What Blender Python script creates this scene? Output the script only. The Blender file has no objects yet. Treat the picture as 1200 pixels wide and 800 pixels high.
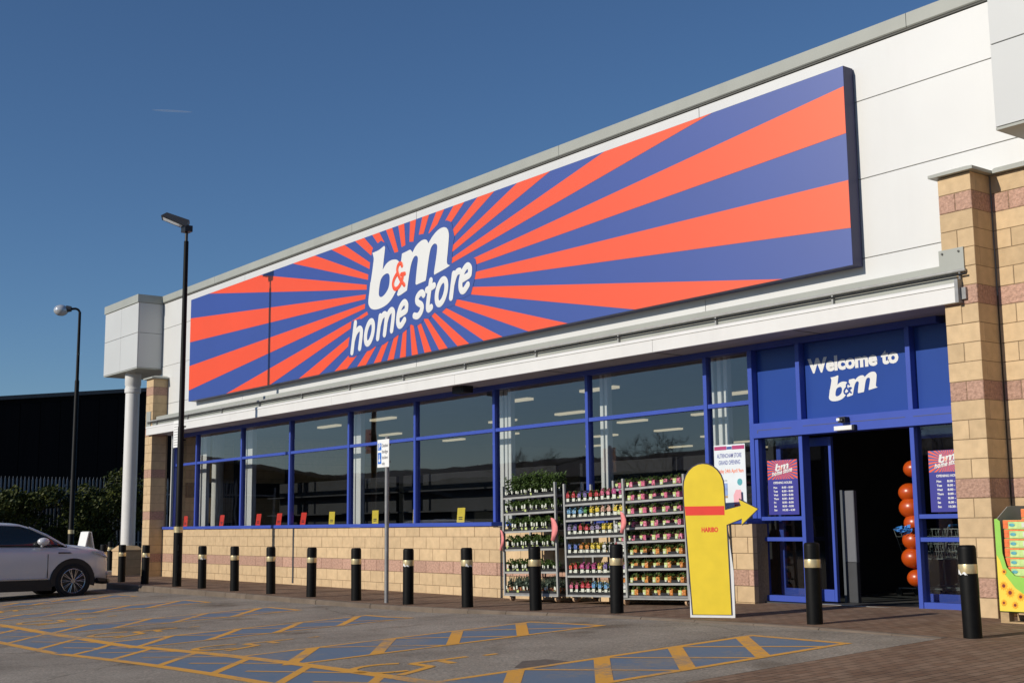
import bpy, bmesh, math, random
from math import sin, cos, pi, radians, atan2, sqrt
from mathutils import Vector, Matrix
from mathutils.geometry import tessellate_polygon

random.seed(7)
SC = bpy.context.scene
COL = SC.collection

# ------------------------------------------------------------------ camera, light, exposure
cam_d = bpy.data.cameras.new("camera")
cam = bpy.data.objects.new("camera", cam_d)
COL.objects.link(cam)
R_ = Vector((0.60883, 0.793235, -0.010221)); U_ = Vector((0.121012, -0.080131, 0.989412)); F_ = Vector((-0.784017, 0.60362, 0.144777))
cam.matrix_world = Matrix(((R_[0], U_[0], -F_[0], 8.105), (R_[1], U_[1], -F_[1], -13.081), (R_[2], U_[2], -F_[2], 1.09), (0, 0, 0, 1)))
cam_d.sensor_width = 36.0
cam_d.lens = 44.233
cam_d.clip_start = 0.1
cam_d.clip_end = 6000
SC.camera = cam

SUN_DIR = Vector((0.13, 1.0, -0.46)).normalized()      # the way the light travels
SUN_EL = math.asin(-SUN_DIR.z)
SUN_AZ = atan2(-SUN_DIR.x, -SUN_DIR.y)
world = bpy.data.worlds.new("World")
SC.world = world
world.use_nodes = True
nt = world.node_tree
nt.nodes.clear()
sky = nt.nodes.new("ShaderNodeTexSky")
sky.sky_type = 'NISHITA'
sky.sun_disc = False
sky.sun_elevation = SUN_EL
sky.sun_rotation = SUN_AZ
sky.altitude = 0.0
sky.air_density = 1.0
sky.dust_density = 0.05
sky.ozone_density = 7.0
bg = nt.nodes.new("ShaderNodeBackground")
bg.inputs["Strength"].default_value = 0.082
wo = nt.nodes.new("ShaderNodeOutputWorld")
nt.links.new(sky.outputs[0], bg.inputs["Color"])
nt.links.new(bg.outputs[0], wo.inputs["Surface"])

sun_d = bpy.data.lights.new("sun", 'SUN')
sun_d.energy = 4.0
sun_d.angle = radians(0.5)
sun_d.color = (1.0, 0.93, 0.82)
sun = bpy.data.objects.new("sun", sun_d)
COL.objects.link(sun)
sun.rotation_euler = SUN_DIR.to_track_quat('-Z', 'Y').to_euler()

SC.view_settings.view_transform = 'Standard'
SC.view_settings.look = 'None'
SC.view_settings.exposure = 0.0
SC.view_settings.gamma = 1.0
SC.view_settings.use_curve_mapping = False
SC.render.engine = 'CYCLES'
SC.cycles.max_bounces = 6
SC.cycles.transparent_max_bounces = 12

# ------------------------------------------------------------------ materials
def newmat(name):
    m = bpy.data.materials.new(name)
    m.use_nodes = True
    return m, m.node_tree.nodes, m.node_tree.links, m.node_tree.nodes["Principled BSDF"]

def mat(name, col, rough=0.5, metal=0.0, spec=0.5, ior=1.5, var=0.0, scale=6.0, bump=0.0, bscale=60.0, objvar=0.0, stretch=None, emit=None, dirt=0.0, sheen=None):
    """plain procedural surface: base colour with soft noise, optional fine relief, optional object-to-object change"""
    m, N, L, b = newmat(name)
    b.inputs["Roughness"].default_value = rough
    b.inputs["Metallic"].default_value = metal
    b.inputs["Specular IOR Level"].default_value = spec
    b.inputs["IOR"].default_value = ior
    tc = N.new("ShaderNodeTexCoord")
    src = tc.outputs["Object"]
    if stretch:
        mp = N.new("ShaderNodeMapping"); mp.inputs["Scale"].default_value = stretch
        L.new(src, mp.inputs[0]); src = mp.outputs[0]
    colout = None
    if var > 0:
        nz = N.new("ShaderNodeTexNoise"); nz.inputs["Scale"].default_value = scale; nz.inputs["Detail"].default_value = 5
        L.new(src, nz.inputs["Vector"])
        rp = N.new("ShaderNodeValToRGB")
        lo = [max(0, c*(1-var)) for c in col]; hi = [min(1, c*(1+var)) for c in col]
        rp.color_ramp.elements[0].color = (*lo, 1); rp.color_ramp.elements[1].color = (*hi, 1)
        rp.color_ramp.elements[0].position = .3; rp.color_ramp.elements[1].position = .7
        L.new(nz.outputs[0], rp.inputs[0]); colout = rp.outputs[0]
    if objvar > 0:
        oi = N.new("ShaderNodeObjectInfo")
        hs = N.new("ShaderNodeHueSaturation")
        mr = N.new("ShaderNodeMapRange"); mr.inputs[3].default_value = 1-objvar; mr.inputs[4].default_value = 1+objvar
        L.new(oi.outputs["Random"], mr.inputs[0]); L.new(mr.outputs[0], hs.inputs["Value"])
        if colout: L.new(colout, hs.inputs["Color"])
        else: hs.inputs["Color"].default_value = (*col, 1)
        colout = hs.outputs[0]
    if dirt > 0:
        nz2 = N.new("ShaderNodeTexNoise"); nz2.inputs["Scale"].default_value = 0.9; nz2.inputs["Detail"].default_value = 8; nz2.inputs["Roughness"].default_value = .65
        mp2 = N.new("ShaderNodeMapping"); mp2.inputs["Scale"].default_value = (1.6, 1.6, .22)
        L.new(tc.outputs["Object"], mp2.inputs[0]); L.new(mp2.outputs[0], nz2.inputs["Vector"])
        rp2 = N.new("ShaderNodeValToRGB"); rp2.color_ramp.elements[0].position = .52; rp2.color_ramp.elements[1].position = .8
        L.new(nz2.outputs[0], rp2.inputs[0])
        mx = N.new("ShaderNodeMix"); mx.data_type = 'RGBA'; mx.blend_type = 'MULTIPLY'
        ml = N.new("ShaderNodeMath"); ml.operation = 'MULTIPLY'; ml.inputs[1].default_value = dirt
        L.new(rp2.outputs[0], ml.inputs[0]); L.new(ml.outputs[0], mx.inputs[0])
        if colout: L.new(colout, mx.inputs[6])
        else: mx.inputs[6].default_value = (*col, 1)
        mx.inputs[7].default_value = (.45, .42, .38, 1)
        colout = mx.outputs[2]
    if colout: L.new(colout, b.inputs["Base Color"])
    else: b.inputs["Base Color"].default_value = (*col, 1)
    if bump > 0:
        nb = N.new("ShaderNodeTexNoise"); nb.inputs["Scale"].default_value = bscale; nb.inputs["Detail"].default_value = 6
        L.new(src, nb.inputs["Vector"])
        bp = N.new("ShaderNodeBump"); bp.inputs["Strength"].default_value = bump; bp.inputs["Distance"].default_value = .02
        L.new(nb.outputs[0], bp.inputs["Height"]); L.new(bp.outputs[0], b.inputs["Normal"])
    if emit:
        b.inputs["Emission Color"].default_value = (*emit[:3], 1); b.inputs["Emission Strength"].default_value = emit[3]
    if sheen:                                   # textured vinyl: a broad constant gloss over the print
        b.inputs["Specular IOR Level"].default_value = 0
        gl = N.new("ShaderNodeBsdfGlossy"); gl.inputs["Roughness"].default_value = sheen[1]; gl.inputs[0].default_value = (*sheen[2], 1)
        ms = N.new("ShaderNodeMixShader"); ms.inputs[0].default_value = sheen[0]
        out = [n for n in N if n.type == 'OUTPUT_MATERIAL'][0]
        L.new(b.outputs[0], ms.inputs[1]); L.new(gl.outputs[0], ms.inputs[2]); L.new(ms.outputs[0], out.inputs[0])
    return m

M = {}
M['clad'] = mat("white_cladding", (.62, .62, .60), .5, spec=1.0, ior=1.6, var=.03, scale=.8, dirt=.10)
M['cladgrey'] = mat("pale_grey_cladding", (.53, .54, .53), .5, spec=.8, var=.03, scale=.8, dirt=.10)
M['seal'] = mat("dark_joint", (.10, .10, .09), .8)
M['joint'] = mat("panel_joint", (.30, .30, .29), .8)
M['amber'] = mat("print_amber", (.82, .36, .015), .5, var=.15, scale=25)
M['browneye'] = mat("print_dark_red", (.20, .022, .012), .5)
M['coping'] = mat("grey_green_metal", (.36, .37, .33), .45, var=.06, scale=1.2, dirt=.2)
M['white'] = mat("white_paint", (.70, .69, .665), .45, var=.03, scale=3, dirt=.12)
M['soffit'] = mat("soffit_board", (.42, .38, .34), .6, var=.08, scale=2, stretch=(.3, 4, 1))
M['galv'] = mat("galvanised", (.37, .37, .35), .45, metal=.15, var=.12, scale=9)
M['block'] = mat("buff_block", (.585, .425, .250), .9, spec=.2, var=.09, scale=9, bump=.25, bscale=90, objvar=.09)
M['pink'] = mat("pink_split_block", (.47, .29, .215), .95, spec=.2, var=.22, scale=26, bump=1.0, bscale=38, objvar=.12)
M['mortar'] = mat("mortar", (.26, .19, .12), .95, spec=.1, var=.15, scale=30)
M['blue'] = mat("blue_frame_paint", (.046, .084, .40), .38, var=.05, scale=3)
M['bluepanel'] = mat("blue_panel", (.018, .055, .27), .3, var=.04, scale=1.5)
M['signblue'] = mat("sign_blue", (.013, .050, .28), .50, sheen=(.14, .40, (1, .97, .98)), var=.03, scale=.7)
M['signnavy'] = mat("sign_edge_navy", (.02, .022, .09), .4)
M['orange'] = mat("sign_orange_red", (.84, .050, .010), .50, sheen=(.17, .40, (1, .90, .60)), var=.03, scale=.7)
M['letter'] = mat("sign_white", (.70, .70, .68), .45, var=.02, scale=2)
M['black'] = mat("black_paint", (.004, .004, .004), .55, spec=.16, var=.3, scale=14, dirt=.3)
M['blackplastic'] = mat("black_plastic", (.008, .008, .008), .5, var=.2, scale=20)
M['gold'] = mat("gold_band", (.70, .57, .32), .35, metal=.55, var=.12, scale=20)
M['steel'] = mat("grey_steel", (.26, .26, .26), .45, metal=.3, var=.15, scale=10)
M['grey'] = mat("grey_paint", (.13, .135, .15), .5, var=.05, scale=3)
M['darkgrey'] = mat("dark_grey", (.045, .047, .052), .5, var=.1, scale=4)
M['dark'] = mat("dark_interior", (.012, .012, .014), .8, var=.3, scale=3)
M['darkbldg'] = mat("black_cladding", (.004, .004, .005), .8, spec=.1, var=.15, scale=1, stretch=(1, 6, .2))
M['ceil'] = mat("ceiling_tile", (.34, .34, .32), .8, var=.03, scale=2)
M['floorin'] = mat("vinyl_floor", (.10, .095, .09), .35, var=.1, scale=2)
M['light'] = mat("lamp_tube", (.9, .85, .7), .5, emit=(1.0, .84, .55, .5))
M['red'] = mat("red_card", (.80, .05, .03), .6, var=.04, scale=8)
M['yellow'] = mat("yellow_card", (.80, .60, .06), .6, var=.04, scale=8)
M['card'] = mat("white_card", (.78, .78, .76), .6, var=.03, scale=8)
M['poster'] = mat("poster_purple_blue", (.045, .045, .27), .4, var=.03, scale=4)
M['posterw'] = mat("poster_white", (.72, .76, .78), .45, var=.03, scale=5)
M['ink'] = mat("ink_dark", (.03, .03, .06), .6)
M['inkblue'] = mat("ink_blue", (.05, .07, .32), .6)
M['inkorange'] = mat("ink_orange", (.85, .22, .10), .6)
M['purple'] = mat("magenta_band", (.42, .05, .16), .5)
M['skyprint'] = mat("print_pale_blue", (.25, .35, .60), .5, var=.3, scale=12)
M['pinkprint'] = mat("print_pink", (.80, .42, .46), .5)
M['badge'] = mat("print_teal", (.10, .38, .42), .5, var=.2, scale=30)
M['standee'] = mat("printed_yellow_card", (.84, .62, .035), .42, var=.05, scale=5)
M['signp'] = mat("sign_plate_blue", (.02, .15, .60), .45)
M['glassdark'] = mat("car_glass", (.010, .014, .016), .06, spec=.8)
M['carpaint'] = mat("car_paint_silver_white", (.64, .65, .68), .22, metal=.15, spec=.6, var=.02, scale=2)
M['tyre'] = mat("tyre_rubber", (.012, .012, .012), .85, var=.3, scale=30)
M['alloy'] = mat("alloy_wheel", (.42, .42, .43), .25, metal=.85)
M['lens'] = mat("lamp_lens", (.55, .57, .6), .08, spec=.9, metal=.3)
M['tail'] = mat("red_lens", (.3, .01, .01), .15)
M['wood'] = mat("pallet_wood", (.42, .29, .15), .85, var=.2, scale=7, stretch=(1, 8, 8))
M['trolleywood'] = mat("castor_tan", (.50, .33, .20), .7, var=.15, scale=12)
M['tray'] = mat("black_tray", (.012, .012, .013), .6, var=.2, scale=20)
M['pinkpaper'] = mat("pink_paper", (.80, .25, .24), .7, var=.05, scale=6)
M['limepack'] = mat("lime_green_carton", (.28, .58, .08), .5, var=.06, scale=6)
M['limepale'] = mat("pale_lime_print", (.50, .66, .25), .5, var=.18, scale=22)
M['greycard'] = mat("grey_card", (.32, .32, .30), .7)
M['balloon'] = mat("orange_balloon", (.46, .062, .004), .32, spec=.6)
M['bluetie'] = mat("blue_ribbon", (.03, .20, .55), .5)
M['bark'] = mat("bark", (.07, .05, .035), .9, var=.3, scale=12, bump=.6, bscale=20)
M['palis'] = mat("palisade_galvanised", (.20, .215, .23), .55, metal=.3, var=.12, scale=5)
M['kerb'] = mat("kerb_concrete", (.15, .115, .085), .95, var=.18, scale=4, bump=.3, bscale=60, objvar=.1)
M['plinthcap'] = mat("buff_coping_stone", (.52, .36, .2), .9, var=.1, scale=8, bump=.2)
M['brickfar'] = mat("far_brick", (.022, .018, .016), .9, var=.2, scale=1.2)
M['roofar'] = mat("far_roof", (.018, .018, .02), .7, var=.2, scale=1)
M['contrail'] = mat("ice_trail", (.8, .8, .8), 1.0)
def flowermat(name, c):
    """petals of one colour over pale and leafy flecks, a little different on every pack"""
    m, N, L, b = newmat(name)
    tc = N.new("ShaderNodeTexCoord"); oi = N.new("ShaderNodeObjectInfo")
    ad = N.new("ShaderNodeVectorMath"); ad.operation = 'ADD'; L.new(tc.outputs["Object"], ad.inputs[0]); L.new(oi.outputs["Random"], ad.inputs[1])
    nz = N.new("ShaderNodeTexNoise"); nz.inputs["Scale"].default_value = 42; nz.inputs["Detail"].default_value = 3
    L.new(ad.outputs[0], nz.inputs["Vector"])
    rp = N.new("ShaderNodeValToRGB"); e = rp.color_ramp.elements
    e[0].position = .36; e[0].color = (.03, .06, .015, 1); e[1].position = .44; e[1].color = (*[x*.8 for x in c], 1)
    n3 = e.new(.58); n3.color = (*c, 1); n4 = e.new(.68); n4.color = (*[min(.85, x*.6+.34) for x in c], 1)
    L.new(nz.outputs[0], rp.inputs[0]); L.new(rp.outputs[0], b.inputs["Base Color"]); b.inputs["Roughness"].default_value = .6
    return m
FLOW = dict(red=(.62, .03, .05), pink=(.80, .16, .28), magenta=(.55, .05, .25), purple=(.22, .15, .42), lilac=(.42, .34, .55), lightblue=(.16, .40, .68),
            blue=(.10, .16, .50), yellow=(.85, .62, .04), orange=(.80, .28, .04), white=(.78, .78, .74), green=(.10, .36, .08), redorange=(.78, .10, .03), peach=(.75, .42, .30))
for k_, c_ in FLOW.items():
    c_ = tuple(.72*x for x in c_)
    M['fl_'+k_] = flowermat("flower_print_"+k_, c_)
M['limeend'] = mat("carton_end_orange", (.78, .16, .04), .55, var=.3, scale=30)
M['tagwhite'] = mat("label_white", (.62, .64, .54), .5)
M['taglime'] = mat("label_lime", (.48, .56, .20), .5, var=.15, scale=60, objvar=.1)
M['terracotta'] = mat("terracotta_pot", (.45, .16, .07), .8)

def leafmat(name, c1, c2):
    m, N, L, b = newmat(name)
    g = N.new("ShaderNodeTexNoise"); g.inputs["Scale"].default_value = 3.0; g.inputs["Detail"].default_value = 3
    tc = N.new("ShaderNodeTexCoord"); L.new(tc.outputs["Object"], g.inputs["Vector"])
    rp = N.new("ShaderNodeValToRGB"); rp.color_ramp.elements[0].color = (*c1, 1); rp.color_ramp.elements[1].color = (*c2, 1)
    rp.color_ramp.elements[0].position = .35; rp.color_ramp.elements[1].position = .68
    L.new(g.outputs[0], rp.inputs[0]); L.new(rp.outputs[0], b.inputs["Base Color"])
    b.inputs["Roughness"].default_value = .6; b.inputs["Specular IOR Level"].default_value = .25
    return m
M['leaf'] = leafmat("hedge_leaf", (.010, .020, .003), (.075, .085, .012))
M['herb'] = leafmat("herb_leaf", (.020, .045, .008), (.075, .12, .02))
M['herbgrey'] = leafmat("lavender_leaf", (.05, .07, .05), (.13, .17, .12))

def glassmat(name, tint, refl):
    m, N, L, b = newmat(name)
    N.remove(b)
    out = [n for n in N if n.type == 'OUTPUT_MATERIAL'][0]
    tr = N.new("ShaderNodeBsdfTransparent"); tr.inputs[0].default_value = (*tint, 1)
    gl = N.new("ShaderNodeBsdfGlossy"); gl.inputs["Roughness"].default_value = .015; gl.inputs[0].default_value = (1.0, .88, .82, 1)
    fr = N.new("ShaderNodeFresnel"); fr.inputs[0].default_value = 1.52
    mu = N.new("ShaderNodeMath"); mu.operation = 'MULTIPLY_ADD'; mu.inputs[1].default_value = 1.6; mu.inputs[2].default_value = refl
    mu.use_clamp = True
    tc = N.new("ShaderNodeTexCoord"); nz = N.new("ShaderNodeTexNoise"); nz.inputs["Scale"].default_value = .6
    L.new(tc.outputs["Object"], nz.inputs["Vector"])
    bp = N.new("ShaderNodeBump"); bp.inputs["Strength"].default_value = .012; bp.inputs["Distance"].default_value = .3
    L.new(nz.outputs[0], bp.inputs["Height"]); L.new(bp.outputs[0], gl.inputs["Normal"])
    mx = N.new("ShaderNodeMixShader")
    geo = N.new("ShaderNodeNewGeometry"); fb = N.new("ShaderNodeMath"); fb.operation = 'SUBTRACT'; fb.inputs[0].default_value = 1; L.new(geo.outputs["Backfacing"], fb.inputs[1])
    m2 = N.new("ShaderNodeMath"); m2.operation = 'MULTIPLY'; L.new(mu.outputs[0], m2.inputs[0]); L.new(fb.outputs[0], m2.inputs[1])
    L.new(fr.outputs[0], mu.inputs[0]); L.new(m2.outputs[0], mx.inputs[0]); L.new(tr.outputs[0], mx.inputs[1]); L.new(gl.outputs[0], mx.inputs[2])
    L.new(mx.outputs[0], out.inputs[0])
    return m
M['glass'] = glassmat("window_glass", (.96, .975, .97), .10)
M['doorglass'] = glassmat("door_glass", (.85, .88, .88), .02)

def asphalt():
    m, N, L, b = newmat("worn_tarmac")
    geo = N.new("ShaderNodeNewGeometry")
    def noise(s, d=6, r=.6):
        n = N.new("ShaderNodeTexNoise"); n.inputs["Scale"].default_value = s; n.inputs["Detail"].default_value = d; n.inputs["Roughness"].default_value = r
        L.new(geo.outputs["Position"], n.inputs["Vector"]); return n
    big = noise(.6, 9, .72); fine = noise(38, 4, .7)
    r1 = N.new("ShaderNodeValToRGB"); e = r1.color_ramp.elements
    e[0].color = (.21, .186, .156, 1); e[0].position = .34; e[1].color = (.335, .302, .258, 1); e[1].position = .66
    L.new(big.outputs[0], r1.inputs[0])
    r2 = N.new("ShaderNodeValToRGB"); e = r2.color_ramp.elements
    e[0].color = (.62, .62, .62, 1); e[0].position = .36; e[1].color = (1.25, 1.22, 1.18, 1); e[1].position = .66
    L.new(fine.outputs[0], r2.inputs[0])
    mx = N.new("ShaderNodeMix"); mx.data_type = 'RGBA'; mx.blend_type = 'MULTIPLY'; mx.inputs[0].default_value = 1
    L.new(r1.outputs[0], mx.inputs[6]); L.new(r2.outputs[0], mx.inputs[7])
    # cracks
    vo = N.new("ShaderNodeTexVoronoi"); vo.feature = 'DISTANCE_TO_EDGE'; vo.inputs["Scale"].default_value = .33
    wz = noise(1.3, 4, .6); mxv = N.new("ShaderNodeMix"); mxv.data_type = 'VECTOR'; mxv.inputs[0].default_value = .35
    L.new(geo.outputs["Position"], mxv.inputs[4]); L.new(wz.outputs["Color"], mxv.inputs[5]); L.new(mxv.outputs[1], vo.inputs["Vector"])
    cr = N.new("ShaderNodeValToRGB"); e = cr.color_ramp.elements; e[0].position = 0.0; e[0].color = (.5, .48, .45, 1); e[1].position = .006; e[1].color = (1, 1, 1, 1)
    L.new(vo.outputs["Distance"], cr.inputs[0])
    mx2 = N.new("ShaderNodeMix"); mx2.data_type = 'RGBA'; mx2.blend_type = 'MULTIPLY'; mx2.inputs[0].default_value = .7
    L.new(mx.outputs[2], mx2.inputs[6]); L.new(cr.outputs[0], mx2.inputs[7])
    # oil and patch stains
    st = noise(.85, 3, .5); rs = N.new("ShaderNodeValToRGB"); e = rs.color_ramp.elements; e[0].position = .60; e[0].color = (1, 1, 1, 1); e[1].position = .70; e[1].color = (.62, .58, .54, 1)
    L.new(st.outputs[0], rs.inputs[0])
    mx3 = N.new("ShaderNodeMix"); mx3.data_type = 'RGBA'; mx3.blend_type = 'MULTIPLY'; mx3.inputs[0].default_value = 1
    L.new(mx2.outputs[2], mx3.inputs[6]); L.new(rs.outputs[0], mx3.inputs[7])
    L.new(mx3.outputs[2], b.inputs["Base Color"])
    b.inputs["Roughness"].default_value = .92; b.inputs["Specular IOR Level"].default_value = .2
    bp = N.new("ShaderNodeBump"); bp.inputs["Strength"].default_value = .5; bp.inputs["Distance"].default_value = .012
    L.new(fine.outputs[0], bp.inputs["Height"]); L.new(bp.outputs[0], b.inputs["Normal"])
    return m
M['asphalt'] = asphalt()

def pavers():
    m, N, L, b = newmat("brown_block_paving")
    geo = N.new("ShaderNodeNewGeometry")
    br = N.new("ShaderNodeTexBrick"); br.inputs["Scale"].default_value = 1.0
    br.inputs["Brick Width"].default_value = .205; br.inputs["Row Height"].default_value = .105; br.inputs["Mortar Size"].default_value = .006
    br.inputs["Color1"].default_value = (.185, .110, .072, 1); br.inputs["Color2"].default_value = (.245, .165, .115, 1); br.inputs["Mortar"].default_value = (.06, .045, .035, 1)
    br.inputs["Bias"].default_value = .1
    mp = N.new("ShaderNodeMapping"); mp.inputs["Rotation"].default_value = (0, 0, radians(90))
    L.new(geo.outputs["Position"], mp.inputs[0]); L.new(mp.outputs[0], br.inputs["Vector"])
    nz = N.new("ShaderNodeTexNoise"); nz.inputs["Scale"].default_value = 1.1; nz.inputs["Detail"].default_value = 8; nz.inputs["Roughness"].default_value = .7
    L.new(geo.outputs["Position"], nz.inputs["Vector"])
    rp = N.new("ShaderNodeValToRGB"); e = rp.color_ramp.elements; e[0].position = .3; e[0].color = (.68, .67, .66, 1); e[1].position = .7; e[1].color = (1.15, 1.15, 1.12, 1)
    L.new(nz.outputs[0], rp.inputs[0])
    mx = N.new("ShaderNodeMix"); mx.data_type = 'RGBA'; mx.blend_type = 'MULTIPLY'; mx.inputs[0].default_value = 1
    L.new(br.outputs[0], mx.inputs[6]); L.new(rp.outputs[0], mx.inputs[7]); L.new(mx.outputs[2], b.inputs["Base Color"])
    b.inputs["Roughness"].default_value = .9; b.inputs["Specular IOR Level"].default_value = .2
    iv = N.new("ShaderNodeMath"); iv.operation = 'SUBTRACT'; iv.inputs[0].default_value = 1; L.new(br.outputs["Fac"], iv.inputs[1])
    n2 = N.new("ShaderNodeTexNoise"); n2.inputs["Scale"].default_value = 45; L.new(geo.outputs["Position"], n2.inputs["Vector"])
    ad = N.new("ShaderNodeMath"); ad.operation = 'MULTIPLY_ADD'; ad.inputs[1].default_value = .35; L.new(n2.outputs[0], ad.inputs[0]); L.new(iv.outputs[0], ad.inputs[2])
    bp = N.new("ShaderNodeBump"); bp.inputs["Strength"].default_value = .55; bp.inputs["Distance"].default_value = .008
    L.new(ad.outputs[0], bp.inputs["Height"]); L.new(bp.outputs[0], b.inputs["Normal"])
    return m
M['paver'] = pavers()

def roadpaint(name, col, wear):
    """thermoplastic paint worn through to tarmac in irregular spots"""
    m, N, L, b = newmat(name)
    geo = N.new("ShaderNodeNewGeometry")
    n1 = N.new("ShaderNodeTexNoise"); n1.inputs["Scale"].default_value = 16; n1.inputs["Detail"].default_value = 8; n1.inputs["Roughness"].default_value = .75
    n2 = N.new("ShaderNodeTexNoise"); n2.inputs["Scale"].default_value = 1.2; n2.inputs["Detail"].default_value = 3
    L.new(geo.outputs["Position"], n1.inputs["Vector"]); L.new(geo.outputs["Position"], n2.inputs["Vector"])
    ad = N.new("ShaderNodeMath"); ad.operation = 'ADD'; L.new(n1.outputs[0], ad.inputs[0]); L.new(n2.outputs[0], ad.inputs[1])
    rp = N.new("ShaderNodeValToRGB"); e = rp.color_ramp.elements; e[0].position = wear; e[0].color = (*col, 1); e[1].position = wear+.14; e[1].color = (.22, .195, .165, 1)
    hf = N.new("ShaderNodeMath"); hf.operation = 'MULTIPLY'; hf.inputs[1].default_value = .5
    L.new(ad.outputs[0], hf.inputs[0]); L.new(hf.outputs[0], rp.inputs[0]); L.new(rp.outputs[0], b.inputs["Base Color"])
    b.inputs["Roughness"].default_value = .8
    bp = N.new("ShaderNodeBump"); bp.inputs["Strength"].default_value = .3; bp.inputs["Distance"].default_value = .01
    L.new(n1.outputs[0], bp.inputs["Height"]); L.new(bp.outputs[0], b.inputs["Normal"])
    return m
M['yline'] = roadpaint("yellow_road_paint", (.64, .315, .038), .505)
M['bline'] = roadpaint("blue_bay_paint", (.105, .155, .225), .505)

# ------------------------------------------------------------------ building blocks
OFF = {}                       # where the root of a thing stands, so part meshes are stored relative to it

class MB:
    def __init__(s): s.v = []; s.f = []; s.m = []
    def add(s, vs, fs, mi=0):
        o = len(s.v); s.v += [tuple(x) for x in vs]
        for f in fs: s.f.append(tuple(o+i for i in f)); s.m.append(mi)
        return s
    def box(s, x0, x1, y0, y1, z0, z1, mi=0):
        return s.add([(x0,y0,z0),(x1,y0,z0),(x1,y1,z0),(x0,y1,z0),(x0,y0,z1),(x1,y0,z1),(x1,y1,z1),(x0,y1,z1)],
                     [(0,3,2,1),(4,5,6,7),(0,1,5,4),(1,2,6,5),(2,3,7,6),(3,0,4,7)], mi)
    def cbox(s, x0, x1, y0, y1, z0, z1, c=.006, mi=0):
        """box whose front (-y) and right (+x) outlines are chamfered"""
        vs = [(x0+c,y0,z0+c),(x1-c,y0,z0+c),(x1-c,y0,z1-c),(x0+c,y0,z1-c),
              (x0,y0+c,z0),(x1,y0+c,z0),(x1,y0+c,z1),(x0,y0+c,z1),
              (x0,y1,z0),(x1,y1,z0),(x1,y1,z1),(x0,y1,z1)]
        return s.add(vs, [(0,1,2,3),(4,5,1,0),(5,6,2,1),(6,7,3,2),(7,4,0,3),(5,9,10,6),(8,4,7,11),(7,6,10,11),(4,8,9,5),(9,8,11,10)], mi)
    def prism(s, poly, axis, a, b, mi=0):
        """polygon (in the two other axes) extruded along axis from a to b"""
        def p3(u, w, t):
            return (t,u,w) if axis == 'x' else (u,t,w) if axis == 'y' else (u,w,t)
        n = len(poly); tri = tessellate_polygon([[Vector((p[0],p[1],0)) for p in poly]])
        vs = [p3(u,w,a) for u,w in poly]+[p3(u,w,b) for u,w in poly]
        fs = [tuple(t) for t in tri]+[tuple(i+n for i in reversed(t)) for t in tri]
        fs += [(i,(i+1)%n,(i+1)%n+n,i+n) for i in range(n)]
        return s.add(vs, fs, mi)
    def cyl(s, p0, p1, r0, r1=None, n=12, mi=0, caps=True):
        r1 = r0 if r1 is None else r1
        p0, p1 = Vector(p0), Vector(p1); d = (p1-p0).normalized()
        a = d.orthogonal().normalized(); b = d.cross(a)
        vs = []
        for p, r in ((p0,r0),(p1,r1)):
            for i in range(n):
                t = 2*pi*i/n; vs.append(p+a*(cos(t)*r)+b*(sin(t)*r))
        fs = [(i,(i+1)%n,n+(i+1)%n,n+i) for i in range(n)]
        if caps: fs += [tuple(reversed(range(n))), tuple(range(n,2*n))]
        return s.add(vs, fs, mi)
    def lathe(s, c, prof, n=16, mi=0):
        """profile (r, z) turned about the vertical through c"""
        vs = []; fs = []
        for r, z in prof:
            for i in range(n):
                t = 2*pi*i/n; vs.append((c[0]+r*cos(t), c[1]+r*sin(t), c[2]+z))
        for k in range(len(prof)-1):
            for i in range(n):
                j = (i+1)%n; fs.append((k*n+i, k*n+j, (k+1)*n+j, (k+1)*n+i))
        fs.append(tuple(reversed(range(n)))); fs.append(tuple(range((len(prof)-1)*n, len(prof)*n)))
        return s.add(vs, fs, mi)
    def tube(s, pts, r, n=8, mi=0):
        for a, b in zip(pts[:-1], pts[1:]): s.cyl(a, b, r, r, n, mi)
        return s
    def ball(s, c, rx, ry=None, rz=None, n=12, k=8, mi=0):
        ry = rx if ry is None else ry; rz = rx if rz is None else rz
        vs = [(c[0],c[1],c[2]-rz)]; fs = []
        for i in range(1,k):
            a = -pi/2+pi*i/k
            for j in range(n):
                t = 2*pi*j/n; vs.append((c[0]+rx*cos(a)*cos(t), c[1]+ry*cos(a)*sin(t), c[2]+rz*sin(a)))
        vs.append((c[0],c[1],c[2]+rz)); L_ = len(vs)-1
        for j in range(n):
            fs.append((0,1+(j+1)%n,1+j)); fs.append((L_,1+(k-2)*n+j,1+(k-2)*n+(j+1)%n))
        for i in range(k-2):
            for j in range(n): a = 1+i*n; fs.append((a+j,a+(j+1)%n,a+n+(j+1)%n,a+n+j))
        return s.add(vs, fs, mi)
    def leaves(s, c, r, n, size, mi=0, squash=1.0, up=0.0, rnd=random):
        for _ in range(n):
            while True:
                d = Vector((rnd.uniform(-1,1), rnd.uniform(-1,1), rnd.uniform(-1,1)))
                if .15 < d.length < 1: break
            d = d*(d.length**-.35)
            p = Vector((c[0]+d.x*r[0], c[1]+d.y*r[1], c[2]+d.z*r[2]))
            nrm = Vector((rnd.gauss(0,1), rnd.gauss(0,1), rnd.gauss(0,1)+up)).normalized()
            a = nrm.orthogonal().normalized()*size*rnd.uniform(.6,1.3); b = nrm.cross(a).normalized()*size*rnd.uniform(.35,.8)
            s.add([p-a, p+b, p+a, p-b], [(0,1,2,3)], mi)
        return s
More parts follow.
